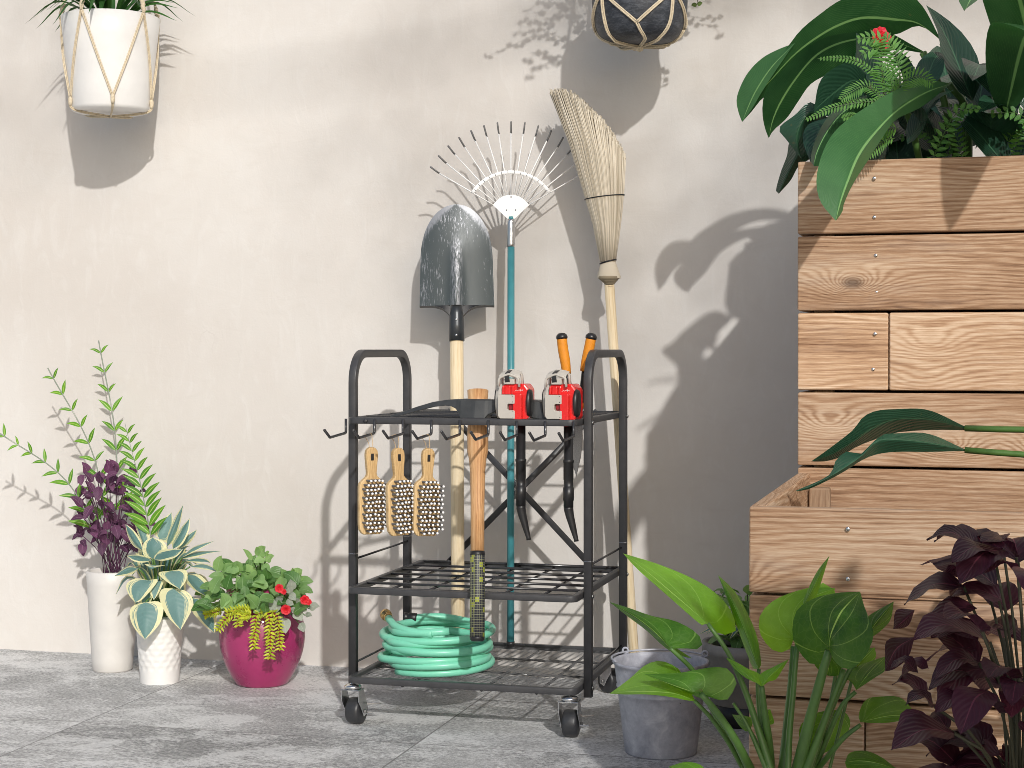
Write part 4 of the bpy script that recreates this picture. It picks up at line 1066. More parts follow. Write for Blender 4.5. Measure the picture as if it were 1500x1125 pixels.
# drooping dark plant that reaches over the low planter
R_ = lambda x, y: (1080+x/3.75, 590+y/3.75)
dp = thing('dracaena', 'dark green long leaved plant reaching over the open low planter', 'plant', (LOW.x+.85, LOW.y+.42, hL(742)-.27))
mb = MB()
leafT(mb, bl(R_, [(1250, 140), (1050, 90), (870, 90), (740, 140), (640, 210), (520, 280), (405, 322)]), bl(R_, [(1250, 150), (1050, 150), (870, 165), (760, 200), (650, 245), (560, 300), (480, 322), (405, 322)]), bl(R_, [(1250, 130), (1050, 40), (870, 35), (760, 45), (690, 80), (640, 145), (580, 195), (480, 270), (405, 322)]), 3.16, 2.98, .05, -.02, .05, .5, 24, 5)
leafT(mb, bl(R_, [(1250, 260), (1050, 220), (870, 200), (760, 210), (690, 285), (600, 350), (500, 410), (400, 460), (315, 486)]), bl(R_, [(1250, 265), (1050, 270), (870, 270), (760, 285), (680, 318), (600, 370), (510, 420), (390, 475), (315, 486)]), bl(R_, [(1250, 255), (1050, 170), (870, 168), (800, 175), (730, 230), (680, 280), (600, 268), (540, 320), (500, 400), (315, 486)]), 3.12, 2.90, .03, .03, .04, .9, 26, 5)
for k in range(9):
    b = V((LOW.x+.85, LOW.y+.42, hL(742)-.02)); a = rl.uniform(-.9, 1.4); L = rl.uniform(.25, .4)
    d = V((math.cos(a), math.sin(a)*.8, 0)); leaf(mb, [b, b+d*L*.4+UP*.14, b+d*L*.8+UP*.10, b+d*L+UP*-.02], .028, UP, lance, 12, 3, .2)
mb.build('foliage', M['leafdark'], dp)
mb = MB(); b = V((LOW.x+.85, LOW.y+.42, hL(742)-.28)); mb.tube([b, b+UP*.15, b+UP*.30], [.012, .011, .008], 10)
mb.tube(cr([b+UP*.26, b+V((-.03, -.02, .38)), Wz(R_(1250, 140), 3.16)], 10), .006, 8); mb.tube(cr([b+UP*.24, b+V((-.03, -.04, .32)), Wz(R_(1250, 260), 3.12)], 10), .006, 8); mb.build('stem', M['stem'], dp)

# ================================================================== FOREGROUND ARROW-LEAF PLANT
A_ = lambda x, y: (880+x/3, 750+y/3)
C_ = lambda x, y: (1080+x/4.245, 860+y/4.245)
PB = Wh((1150, 1420), 0); PB = V((Wz((1140, 1200), 2.50).x, Wz((1140, 1200), 2.50).y, 0))
fg = thing('arrowhead_plant', 'bright green plant with large arrow shaped leaves in front of the timber planters', 'plant', PB)
mb = MB()
def T_(f, mid, l, r, z0, z1, dl, dr, var, **k): leafT(mb, bl(f, mid), bl(f, l), bl(f, r), z0, z1, dl, dr, k.pop('bow', .01), var, **k)
# bright one, tip far left
T_(A_, [(470, 490), (400, 430), (300, 345), (200, 260), (98, 182)], [(470, 490), (450, 500), (400, 462), (330, 400), (250, 330), (160, 250), (98, 182)], [(470, 490), (520, 540), (575, 530), (597, 510), (570, 430), (500, 352), (400, 290), (250, 228), (98, 182)], 2.52, 2.62, -.02, .07, .85)
# dark one below it
T_(A_, [(305, 600), (250, 540), (180, 480), (110, 435), (38, 395)], [(305, 600), (360, 630), (410, 646), (330, 625), (270, 585), (200, 520), (120, 460), (38, 395)], [(305, 600), (390, 600), (443, 600), (430, 540), (335, 482), (220, 455), (120, 420), (38, 395)], 2.50, 2.62, .05, -.03, .1)
# folded narrow one
T_(A_, [(695, 690), (660, 590), (620, 490), (580, 400), (515, 277)], [(695, 690), (672, 690), (630, 590), (590, 480), (555, 380), (515, 277)], [(695, 690), (706, 680), (690, 560), (650, 455), (590, 350), (515, 277)], 2.52, 2.60, .06, .05, .6)
# young V leaf
T_(A_, [(707, 768), (640, 715), (590, 675), (550, 640)], [(707, 768), (690, 755), (640, 730), (590, 690), (550, 640)], [(707, 768), (700, 715), (650, 690), (600, 662), (550, 640)], 2.47, 2.50, .01, .02, .9)
T_(A_, [(707, 768), (740, 725), (790, 680), (826, 647)], [(707, 768), (700, 715), (760, 680), (826, 647)], [(707, 768), (740, 745), (770, 735), (800, 690), (826, 647)], 2.47, 2.49, .01, .02, .8)
# mid dark arrow with curled edge
T_(A_, [(440, 800), (370, 780), (300, 755), (190, 712)], [(440, 800), (470, 822), (430, 815), (350, 780), (270, 745), (190, 712)], [(440, 800), (520, 826), (560, 822), (590, 770), (595, 740), (560, 690), (490, 682), (350, 706), (260, 710), (190, 712)], 2.44, 2.50, .04, .0, .3)
# low left leaf
T_(A_, [(415, 830), (330, 800), (220, 790), (120, 790), (38, 798)], [(415, 830), (380, 828), (300, 812), (200, 802), (110, 802), (38, 798)], [(415, 830), (370, 740), (345, 692), (270, 655), (200, 670), (130, 730), (80, 768), (38, 798)], 2.46, 2.54, -.015, .08, .7)
# back round leaf, sunlit tone in its colour
T_(A_, [(845, 565), (850, 500), (880, 430), (940, 370), (1030, 335)], [(845, 565), (835, 600), (770, 616), (705, 545), (698, 460), (755, 392), (850, 350), (940, 330), (1030, 335)], [(845, 565), (880, 560), (900, 500), (930, 430), (1000, 400), (1030, 335)], 2.56, 2.60, .02, .01, .8)
# bright small one behind
T_(A_, [(950, 430), (960, 380), (975, 310)], [(950, 430), (930, 400), (935, 350), (975, 310)], [(950, 430), (1010, 400), (1030, 350), (975, 310)], 2.58, 2.62, .01, .01, .95)
# narrow upright
T_(A_, [(893, 412), (925, 350), (960, 280), (1005, 192)], [(893, 412), (890, 390), (915, 330), (955, 255), (1005, 192)], [(893, 412), (940, 385), (965, 320), (990, 240), (1005, 192)], 2.53, 2.56, .01, .02, .6)
# big round dark one
T_(A_, [(1005, 608), (1010, 540), (1050, 450), (1090, 400), (1140, 350)], [(1005, 608), (995, 650), (930, 672), (870, 610), (842, 540), (860, 435), (940, 378), (1040, 355), (1140, 350)], [(1005, 608), (1030, 660), (1085, 692), (1150, 650), (1198, 550), (1180, 470), (1160, 420), (1140, 350)], 2.44, 2.48, .06, -.075, .12, nw=7)
T_(A_, [(1010, 625), (1000, 660), (1005, 722)], [(1010, 625), (940, 660), (965, 700), (1005, 722)], [(1010, 625), (1060, 670), (1050, 715), (1005, 722)], 2.48, 2.5, .01, .01, .1)
# right narrow dark
T_(A_, [(1180, 540), (1200, 500), (1240, 450), (1288, 393)], [(1180, 540), (1168, 470), (1220, 430), (1288, 393)], [(1180, 540), (1200, 545), (1270, 480), (1288, 393)], 2.50, 2.52, .02, .02, .1)
# right flat leaf and one behind
T_(C_, [(740, 640), (800, 560), (850, 500), (925, 430)], [(740, 640), (700, 580), (640, 575), (700, 520), (800, 470), (925, 430)], [(740, 640), (800, 600), (860, 560), (920, 515), (925, 430)], 2.47, 2.55, .02, .0, .25)
T_(C_, [(720, 520), (780, 450), (855, 375)], [(720, 520), (690, 480), (760, 400), (855, 375)], [(720, 520), (800, 510), (860, 440), (855, 375)], 2.55, 2.57, .01, .01, .3)
# far right leaf
T_(C_, [(765, 840), (850, 820), (960, 800), (1120, 800)], [(765, 840), (755, 790), (800, 700), (900, 680), (1020, 690), (1120, 800)], [(765, 840), (860, 845), (980, 838), (1120, 800)], 2.45, 2.47, .05, -.01, .3)
# behind the stems
T_(C_, [(640, 760), (600, 850), (560, 930), (510, 1045)], [(640, 760), (500, 780), (400, 850), (385, 940), (430, 1010), (510, 1045)], [(640, 760), (690, 800), (700, 870), (640, 980), (510, 1045)], 2.58, 2.60, .02, .02, .2)
# bottom right
T_(C_, [(990, 1130), (850, 1090), (750, 1080), (670, 1090)], [(990, 1130), (880, 1190), (760, 1180), (690, 1140), (670, 1090)], [(990, 1130), (900, 1060), (800, 1018), (700, 1030), (670, 1090)], 2.44, 2.46, .03, .03, .25)
# bottom centre
T_(A_, [(470, 1190), (400, 1150), (300, 1118)], [(470, 1190), (400, 1200), (330, 1170), (300, 1118)], [(470, 1190), (450, 1120), (380, 1098), (300, 1118)], 2.40, 2.44, .02, .02, .6)
# small ones left of the stems
T_(A_, [(660, 950), (630, 920), (577, 890)], [(660, 950), (640, 965), (610, 940), (577, 890)], [(660, 950), (670, 910), (630, 895), (577, 890)], 2.56, 2.6, .01, .02, .3)
T_(A_, [(700, 930), (720, 900), (745, 866)], [(700, 930), (695, 880), (745, 866)], [(700, 930), (760, 930), (745, 866)], 2.6, 2.62, .01, .01, .25)
fo = mb.build('foliage', M['leaf'], fg)
mb = MB()
def petiole(f, pts, z0, r0, r1):
    p = [f(*q) for q in pts]; c = cr([(a, b, 0) for a, b in p], 14); n_ = len(c)-1
    e = V((PB.x+random.uniform(-.03, .03), PB.y+random.uniform(-.03, .03), .15)); out = []
    zb = depth(e)
    for i, a in enumerate(c): out.append(Wz((a.x, a.y), z0+(zb-z0)*(i/n_)**1.5))
    out.append(e); mb.tube(out, [r0+(r1-r0)*min(1, i/n_) for i in range(len(out))], 10)
for pts, z0, r0, r1 in (([(470, 490), (560, 620), (640, 800), (700, 980), (745, 1125)], 2.52, .0030, .0062), ([(305, 598), (400, 690), (430, 760)], 2.5, .0030, .004), ([(440, 800), (510, 880), (590, 1000), (655, 1125)], 2.44, .0042, .0072),
                        ([(412, 830), (480, 900), (560, 1010), (625, 1125)], 2.46, .0028, .0045), ([(707, 766), (720, 880), (738, 1000), (748, 1125)], 2.47, .0040, .0068), ([(852, 590), (840, 760), (822, 950), (805, 1125)], 2.55, .0060, .0088),
                        ([(893, 412), (862, 600), (845, 800), (830, 960), (822, 1125)], 2.54, .0036, .0052), ([(1003, 610), (965, 740), (915, 930), (868, 1125)], 2.44, .0060, .0100), ([(1068, 690), (1020, 820), (960, 980), (905, 1125)], 2.46, .0040, .0070),
                        ([(1035, 700), (1010, 840), (960, 1000), (925, 1125)], 2.52, .003, .005), ([(1180, 545), (1090, 700), (1000, 900), (920, 1125)], 2.5, .003, .005), ([(1120, 790), (1060, 850), (1000, 980), (940, 1125)], 2.47, .003, .005), ([(1142, 935), (1070, 990), (1010, 1060), (955, 1125)], 2.45, .003, .005),
                        ([(695, 690), (690, 760), (700, 900), (735, 1125)], 2.53, .003, .005), ([(582, 840), (640, 930), (690, 1040), (725, 1125)], 2.5, .0022, .004), ([(1040, 780), (1010, 900), (960, 1040), (925, 1125)], 2.58, .002, .004), ([(650, 950), (680, 1000), (730, 1125)], 2.56, .002, .003)):
    petiole(A_, pts, z0, r0, r1)
for q in ((470, 1190), (990+0, 1130)):
    pass
mb.tube(cr([Wz(A_(470, 1190), 2.40), V((PB.x-.04, PB.y, .16))], 6), .003, 8); mb.tube(cr([Wz(C_(990, 1130), 2.44), V((PB.x+.04, PB.y, .16))], 6), .003, 8); mb.tube(cr([Wz(A_(1168, 475), 2.53), V((PB.x+.04, PB.y, .16))], 6), .0025, 8)
mb.build('stems', M['stem'], fg)
mb = MB(); mb.lathe([(.085, 0), (.09, .01), (.108, .17), (.114, .172), (.114, .19), (.104, .19), (.10, .165)], PB, UP, 40); po = mb.build('pot', M['concrete'], fg)
mb = MB(); mb.lathe([(.102, .160), (.06, .166), (0, .168)], PB, UP, 30); mb.build('soil', M['soil'], fg)
# dark maroon leaf plant at the right, its bush filled out to shade the low planter
cb = V((1.27, -2.20, 0))
mr = thing('coleus', 'dark maroon leaved plant, filled out to cast shade, in front of the right end of the low timber planter', 'plant', cb)
mb = MB()
leafT(mb, bl(A_, [(1380, 550), (1300, 600), (1250, 700)]), bl(A_, [(1380, 550), (1262, 560), (1250, 640), (1250, 700)]), bl(A_, [(1380, 550), (1350, 640), (1290, 690), (1250, 700)]), 2.42, 2.46, .02, .01, 0, .3, 12, 4)
leafT(mb, bl(A_, [(1380, 430), (1330, 480), (1285, 515)]), bl(A_, [(1380, 430), (1300, 430), (1285, 515)]), bl(A_, [(1380, 430), (1350, 500), (1285, 515)]), 2.42, 2.46, .02, .01, 0, .5, 12, 4)
st_m = MB()
for k in range(150):
    a = rl.uniform(0, 2*PI); r = rl.uniform(.03, .165); hgt = rl.uniform(.20, .66); rr = r*(1-.35*abs(hgt-.42)/.24)
    b = cb+V((math.cos(a)*rr, math.sin(a)*rr*1.1, hgt)); d = V((math.cos(a), math.sin(a), rl.uniform(-.5, .5))).normalized(); L = rl.uniform(.06, .095)
    if b.x < cb.x-.10: L *= .6
    leaf(mb, [b, b+d*L*.5+UP*.012, b+d*L-UP*.008], L*.34, UP+d*.4+TOCAM*.3, ovate, 8, 3, .15, ruf=.002)
    if k % 3 == 0: st_m.tube(cr([cb+V((math.cos(a)*.03, math.sin(a)*.03, .14)), cb+V((math.cos(a)*rr*.4, math.sin(a)*rr*.4, .14+hgt*.5)), b], 6), .0022, 6)
mb.build('foliage', M['maroon'], mr); st_m.build('stems', M['stemdark'], mr)
mb = MB(); mb.lathe([(.07, 0), (.075, .01), (.09, .14), (.095, .142), (.095, .158), (.086, .158), (.084, .14), (0, .142)], cb, UP, 40); mb.build('pot', M['concrete'], mr)

# ================================================================== BUCKET
bc = Wz((968, 1100), 3.87); bc = V((bc.x, bc.y, 0)); k = 3.87/FPX
bu = thing('zinc_bucket', 'weathered grey zinc bucket with wire bail handle beside the cart', 'bucket', bc)
mb = MB(); rb0, rt0 = 52.5*k, 67*k; hb_ = hh = .209
prof = [(rb0-.004, .004), (rb0-.001, .0), (rb0, .003)]
for i in range(1, 15):
    t = i/14; r = rb0+(rt0-rb0)*t; prof.append((r, hb_*t*.9))
    if i in (10, 11): prof += [(r+.0022, hb_*(t*.9+.012)), (r+.0022, hb_*(t*.9+.022)), (r+.0004, hb_*(t*.9+.034))]
prof += [(rt0+.001, hb_*.95), (rt0+.005, hb_*.965), (rt0+.0065, hb_*.985), (rt0+.005, hb_), (rt0+.001, hb_*1.0), (rt0-.002, hb_*.98), (rt0-.004, hb_*.9), (rb0, .02), (0, .018)]
prof = sorted(prof[:-5], key=lambda q: 0)+prof[-5:]
mb.lathe(prof, bc, UP, 64); body = mb.build('pail', M['bucket'], bu)
mb = MB(); RT_ = rt0+.004; ang = math.radians(38)
P = []
for i in range(25):                                      # bail lying back on the rim
    a = PI*i/24; P.append(bc+V((math.cos(a+.62)*(RT_+.004), math.sin(a+.62)*(RT_+.004), hb_+.004-.0*math.sin(a))))
mb.tube(P, .0024, 8); hd_ = mb.build('bail', M['bucket'], bu)
for a in (.62+PI*.62, .62):
    mb = MB(); c = bc+V((math.cos(a)*(RT_+.004), math.sin(a)*(RT_+.004), hb_+.007)); mb.tube([c+V((.0065*math.cos(t), 0, .0065*math.sin(t))) for t in [2*PI*j/14 for j in range(14)]], .0026, 7, closed=True); mb.build('ear', M['bucket'], bu)

# pot with a mixed dark plant behind the bucket
gp = Wz((1092, 1040), 4.18); gp = V((gp.x, gp.y, 0)); k = 4.18/FPX
gq = thing('concrete_pot_plant', 'grey concrete pot with dark trailing leaves half hidden behind the zinc bucket', 'potted plant', gp)
mb = MB(); mb.lathe([(.078, 0), (.082, .004), (.085, .05), (.087, .0505), (.100, .17), (.106, .172), (.106, .198), (.096, .198), (.093, .17)], gp, UP, 48); pt = mb.build('pot', M['concrete'], gq)
mb = MB(); mb.lathe([(.0858, .0), (.0864, .049), (.084, .0495)], gp, UP, 48); mb.build('base_band', M['blackp'], pt)
mb = MB(); mb.lathe([(.095, .175), (0, .18)], gp, UP, 30); mb.build('soil', M['soil'], gq)
mb = MB(); st_m = MB(); rg = random.Random(8)
for k_ in range(52):
    a = rg.uniform(0, 2*PI); r = rg.uniform(.01, .10); b = gp+V((math.cos(a)*r*.6, math.sin(a)*r*.6, .18+rg.uniform(0, .14)))
    d = V((math.cos(a), math.sin(a), rg.uniform(-.5, .6))); L = rg.uniform(.045, .085)
    leaf(mb, [b, b+d*L*.5+UP*.012, b+d*L-UP*.008], L*.34, UP+d*.3, ovate, 7, 3, .2, mat=0)
    if k_ % 2 == 0: st_m.tube(cr([gp+V((0, 0, .175)), gp+V((math.cos(a)*r*.3, math.sin(a)*r*.3, .24)), b], 6), .0015, 5)
mb.build('foliage', M['bush'], gq); st_m.build('stems', M['stemdark'], gq)
mb = MB()
for i in range(11):
    a = -2.8+i*.30; b = gp+V((.02, -.04, .20)); L = .13+.02*(i % 3); d = V((math.cos(a), math.sin(a)*.7, .25)); leaf(mb, [b, b+d*L*.5+UP*.03, b+d*L-UP*.01], .0085, UP+TOCAM, lance, 8, 2, .3)
mb.build('variegated_blades', M['hosta'], gq)

# ================================================================== HOSTA POT
ht = Wz((234, 1000), 4.69); ht = V((ht.x, ht.y, 0)); k = 4.69/FPX
J = lambda x, y: (187+x/2.5, 600+y/2.5)
H_ = lambda x, y: (187+x/5.92, 690+y/5.92)
hp_ = thing('hosta_in_white_pot', 'variegated hosta with cream edged blue leaves in a white dimpled pot', 'potted plant', ht)
rb0, rt0, hh = 28*k, 34.5*k, 95*k
mb = MB(); nseg, nrow = 96, 40
rows = []
for i in range(nrow+1):
    t = i/nrow; row = []
    for j in range(nseg+1):
        a = 2*PI*j/nseg; r = rb0+(rt0-rb0)*t
        if .20 < t < .93:
            cy = (t-.2)/.73*8; row_i = int(cy); cxp = (j/nseg*15+.5*(row_i % 2)) % 1-.5; dy = (cy % 1)-.5
            d2 = (cxp/.42)**2+(dy/.42)**2
            if d2 < 1.6: r -= .0020*max(0, 1-d2); r += .0009*math.exp(-((math.sqrt(d2)-1.05)/.2)**2)
        row.append(ht+V((math.cos(a)*r, math.sin(a)*r, hh*t)))
    rows.append(row)
mb.grid(rows); mb.lathe([(rt0, hh), (rt0-.003, hh+.001), (rt0-.006, hh-.002), (rt0-.008, hh-.03), (0, hh-.028)], ht, UP, 48); mb.lathe([(0, .001), (rb0-.002, 0), (rb0, .0005)], ht, UP, 48)
mb.build('pot', M['whitepot'], hp_)
mb = MB(); st_m = MB(); hz = lambda off: 4.69+off; crown = ht+V((0, 0, hh-.012))
def hl(f, mid, l, r, o0, o1, dl, dr, var=.5, stem=True, **kw):
    leafT(mb, bl(f, mid), bl(f, l), bl(f, r), hz(o0), hz(o1), dl, dr, kw.pop('bow', .01), var, nl=14, nw=5, **kw)
    if stem:
        p = Wz(f(*mid[0]), hz(o0)); c0 = crown+(p-crown)*.12; c0.z = crown.z
        st_m.tube(cr([c0, c0.lerp(p, .6)+UP*.03, p], 8), [.0022]*9, 7)
hl(J, [(66, 706), (66, 760), (64, 842)], [(66, 706), (30, 712), (8, 735), (12, 775), (35, 815), (64, 842)], [(66, 706), (110, 702), (131, 722), (122, 775), (95, 812), (64, 842)], -.10, -.14, .02, .02)
hl(J, [(168, 655), (180, 720), (194, 808)], [(168, 655), (130, 655), (116, 675), (122, 710), (150, 762), (194, 808)], [(168, 655), (215, 665), (239, 695), (234, 735), (216, 770), (194, 808)], -.09, -.13, .02, .02, .6)
hl(J, [(160, 590), (175, 615), (191, 658)], [(160, 590), (112, 598), (145, 632), (191, 658)], [(160, 590), (200, 585), (219, 596), (212, 630), (191, 658)], -.06, -.12, .02, .02, .7)
hl(J, [(222, 605), (250, 640), (292, 686)], [(222, 605), (211, 628), (245, 662), (292, 686)], [(222, 605), (262, 605), (295, 635), (303, 660), (292, 686)], -.02, -.08, .02, .02, .3)
hl(J, [(75, 625), (45, 650), (28, 706)], [(75, 625), (30, 618), (-5, 640), (5, 680), (28, 706)], [(75, 625), (112, 622), (85, 662), (48, 700), (28, 706)], -.07, -.12, .02, .02, .5)
hl(J, [(40, 582), (0, 585), (-50, 610)], [(40, 582), (0, 575), (-50, 610)], [(40, 582), (10, 605), (-50, 610)], -.05, -.08, .02, .01)
hl(H_, [(215, 760), (225, 680), (215, 574)], [(215, 760), (150, 740), (128, 685), (150, 610), (215, 574)], [(215, 760), (300, 730), (341, 680), (310, 610), (215, 574)], -.05, -.04, .01, .01, .1)
hl(H_, [(228, 768), (340, 730), (482, 676)], [(228, 768), (250, 700), (370, 675), (482, 676)], [(228, 768), (310, 778), (420, 745), (482, 676)], -.06, -.10, .03, -.01, .1)
hl(H_, [(212, 775), (100, 755), (-10, 735)], [(212, 775), (130, 795), (50, 780), (-10, 735)], [(212, 775), (150, 735), (60, 725), (-10, 735)], -.05, -.08, .0, .03, .1)
hl(H_, [(340, 655), (400, 500), (484, 290)], [(340, 655), (345, 560), (410, 400), (484, 290)], [(340, 655), (410, 600), (455, 460), (484, 290)], .0, .03, .02, .02, .5)
hl(H_, [(395, 675), (470, 570), (538, 408)], [(395, 675), (385, 620), (455, 500), (538, 408)], [(395, 675), (470, 640), (530, 520), (538, 408)], -.01, .0, .03, .0, .2)
hl(H_, [(275, 590), (330, 480), (382, 358)], [(275, 590), (225, 530), (290, 430), (382, 358)], [(275, 590), (360, 620), (395, 470), (382, 358)], .03, .06, .01, .01, .8)
hl(H_, [(150, 655), (110, 520), (50, 390)], [(150, 655), (95, 560), (62, 460), (50, 390)], [(150, 655), (195, 580), (140, 450), (50, 390)], .02, .05, .01, .01, .5)
hl(H_, [(130, 690), (60, 590), (-20, 460)], [(130, 690), (50, 650), (0, 560), (-20, 460)], [(130, 690), (120, 610), (50, 510), (-20, 460)], .0, .03, .02, .01, .2)
hl(H_, [(440, 680), (520, 590), (600, 508)], [(440, 680), (470, 600), (540, 540), (600, 508)], [(440, 680), (520, 640), (580, 570), (600, 508)], .02, .04, .01, .01, .6)
hl(H_, [(470, 750), (580, 670), (755, 605)], [(470, 750), (560, 665), (650, 630), (755, 605)], [(470, 750), (600, 690), (690, 640), (755, 605)], .0, -.02, .02, .0, .5)
hl(H_, [(450, 765), (600, 715), (822, 694)], [(450, 765), (560, 705), (680, 692), (822, 694)], [(450, 765), (600, 745), (700, 715), (822, 694)], .01, .0, .03, .0, .1)
hl(H_, [(490, 780), (620, 770), (725, 802)], [(490, 780), (600, 752), (690, 765), (725, 802)], [(490, 780), (600, 795), (690, 790), (725, 802)], .0, -.02, .02, .0, .1)
hl(H_, [(540, 830), (660, 825), (790, 885)], [(540, 830), (640, 800), (740, 830), (790, 885)], [(540, 830), (640, 850), (740, 865), (790, 885)], -.03, -.06, .03, -.01, .6)
hl(J, [(238, 690), (275, 740), (318, 818)], [(238, 690), (234, 735), (280, 790), (318, 818)], [(238, 690), (290, 700), (325, 760), (318, 818)], -.05, -.08, .02, .02, .3)
hl(J, [(100, 570), (85, 585), (90, 575)], [(100, 570), (60, 565), (90, 575)], [(100, 570), (140, 570), (90, 575)], -.06, -.09, .0, .0, .7)
rg = random.Random(15)
for k_ in range(22):
    a = PI*.3+PI*1.25*rg.random(); 
    if k_ % 3 == 0: a = rg.uniform(0, PI)
    e = rg.uniform(.2, 1.1); L = rg.uniform(.10, .15); b = crown+V((math.cos(a)*.03, math.sin(a)*.02, .05+.05*e)); d = V((math.cos(a)*math.cos(e), math.sin(a)*math.cos(e)*.7+.15, math.sin(e)*.9))
    leaf(mb, [b, b+d*L*.6+UP*.02, b+d*L-UP*.05*(1.3-e)], L*.24, UP-d*.2, ovate, 10, 4, .2, var=rg.random()); c0 = crown+V((math.cos(a)*.012, math.sin(a)*.012, 0)); st_m.tube(cr([c0, c0.lerp(b, .5)+UP*.01, b], 6), .0020, 6)
mb.build('foliage', M['hosta'], hp_); st_m.build('stems', M['stem'], hp_)

# ================================================================== PALE POT AT THE LEFT WITH A PALM AND PURPLE LEAVES
lp_ = Wz((165, 980), 4.86); lp_ = V((lp_.x, lp_.y, 0)); k = 4.86/FPX
pp = thing('palm_in_pale_pot', 'tall pale pot at the left wall holding a palm frond and purple foliage', 'potted plant', lp_)
R0, R1, hh = 29*k, 38*k, 145*k
mb = MB(); mb.lathe([(0, 0), (R0-.004, 0), (R0, .004)]+[(R0+(R1-R0)*t/8, hh*t/8) for t in range(1, 9)]+[(R1-.004, hh+.003), (R1-.009, hh), (R1-.012, hh-.03), (0, hh-.03)], lp_, UP, 48); mb.build('pot', M['palepot'], pp)
mb = MB(); mb.lathe([(R1-.012, hh-.027), (0, hh-.022)], lp_, UP, 24); mb.build('soil', M['soil'], pp)
mb = MB(); st_m = MB()
spine = [(222, 800), (220, 780), (213, 745), (205, 705), (196, 672), (189, 645), (183, 620)]
sp3 = [Wz(p, 4.72-.006*i) for i, p in enumerate(spine)]
c = cr(sp3, 40); base3 = lp_+V((0, 0, hh-.02)); st_m.tube(cr([base3, base3.lerp(sp3[0], .5)+UP*.0, sp3[0]], 10)+c[1:], [.0022]*11+[.0020-.0014*i/40 for i in range(40)], 7)
for i in range(4, 40, 3):
    t = i/40; T = (c[i+1 if i < 40 else i]-c[i-1]).normalized(); L = .088*(1-.62*t)*(1 if i > 6 else .9)
    for s in (-1, 1):
        sd = (T.cross(TOCAM)).normalized()*-s; fwd = .75 if s > 0 else .62
        d = (sd*(.85)+T*fwd*(1.05+random.uniform(-.15, .15))+TOCAM*random.uniform(-.1, .3)).normalized(); b = c[i]+T*(0 if s > 0 else -.004)
        leaf(mb, [b, b+d*L*.5+UP*.004, b+d*L], L*.125, TOCAM+UP*.4, lance, 9, 2, .25)
for fr_ in (((-.10, .05, .42), (-.22, .02, .60)), ((-.16, -.02, .33), (-.34, -.06, .42)), ((-.04, .1, .46), (-.10, .10, .68))):
    q = [base3, base3+V(fr_[0])*.8, base3+V(fr_[1])]; c = cr(q, 36); st_m.tube(c, .0018, 6)
    for i in range(10, 36, 3):
        T = (c[min(36, i+1)]-c[i-1]).normalized(); L = .085*(1-.6*i/36)
        for s in (-1, 1):
            L *= random.uniform(.8, 1.1); d = (T.cross(TOCAM).normalized()*s*.85+T*random.uniform(.5, 1.1)+TOCAM*random.uniform(-.3, .4)).normalized(); leaf(mb, [c[i], c[i]+d*L*.5+UP*.004, c[i]+d*L], L*.125, TOCAM+UP*.4, lance, 8, 2, .25)
mb.build('palm_fronds', M['palm'], pp); st_m.build('stems', M['silverleaf'], pp)
mb = MB(); st_m = MB(); rg = random.Random(4)
for k_ in range(120):
    px, py = rg.uniform(118, 222), rg.uniform(690, 800)
    if px > 206 and py < 740: continue
    b = Wz((px, py), 4.85+rg.uniform(-.06, .07)); a = rg.uniform(0, 2*PI); d = V((math.cos(a), -.4, math.sin(a)*.8)).normalized(); L = rg.uniform(.028, .05)
    leaf(mb, [b, b+d*L*.5+UP*.005, b+d*L], L*.30, UP+TOCAM*.8, ovate, 6, 2, .2)
    if k_ % 3 == 0: st_m.tube(cr([base3+V((rg.uniform(-.03, .03), 0, 0)), (base3+b)/2+V((0, 0, .02)), b], 6), .0013, 5)
mb.build('purple_foliage', M['purple'], pp); st_m.build('purple_stems', M['purple'], pp)

# ================================================================== MAGENTA POT
mg = Wz((384, 1005), 4.66); mg = V((mg.x, mg.y, 0)); k = 4.66/FPX
mp_ = thing('flowers_in_magenta_pot', 'round glossy magenta pot with green bush, red flowers and trailing yellow sedum', 'potted plant', mg)
zy = lambda py: (1009-py)*k*1.0
prof = [(0, .001), (34*k, 0), (37.5*k, .002), (44.5*k, zy(997)), (52.5*k, zy(982)), (59.5*k, zy(962)), (62.4*k, zy(940)), (60.5*k, zy(920)), (56*k, zy(905)), (49*k, zy(894)), (46.5*k, zy(888)), (51*k, zy(877)), (52*k, zy(870)), (49*k, zy(866)), (45*k, zy(872)), (0, zy(876))]
P3 = cr([(a, b, 0) for a, b in prof[2:12]], 40)
mb = MB(); mb.lathe(prof[:2]+[(p.x, p.y) for p in P3]+prof[12:15], mg, UP, 72); mb.build('pot', M['magenta'], mp_)
mb = MB(); mb.lathe([(45*k, zy(874)), (0, zy(866))], mg, UP, 30); mb.build('soil', M['soil'], mp_)
K = lambda x, y: (290+x/5.92, 790+y/5.92)
mb = MB(); st_m = MB(); rg = random.Random(12); top = mg+V((0, 0, zy(872)))
for k_ in range(60):
    a = rg.uniform(0, 2*PI); b = mg+V((math.cos(a)*.07, math.sin(a)*.07, zy(880)+rg.uniform(0, .03))); d = V((math.cos(a), math.sin(a), rg.uniform(-.5, .3))).normalized(); L = rg.uniform(.03, .045)
    leaf(mb, [b, b+d*L*.5+UP*.006, b+d*L-UP*.008], L*.33, UP+d*.4, ovate, 7, 3, .2)
def kl(b, d, L, w, mbx, up=None, var=None, fold=.2):
    leaf(mbx, [b, b+d*L*.5+UP*L*.08, b+d*L-UP*L*.06], L*w, (up or (UP*.6+TOCAM*.7)), ovate, 8, 3, fold, var=var, ruf=.001)
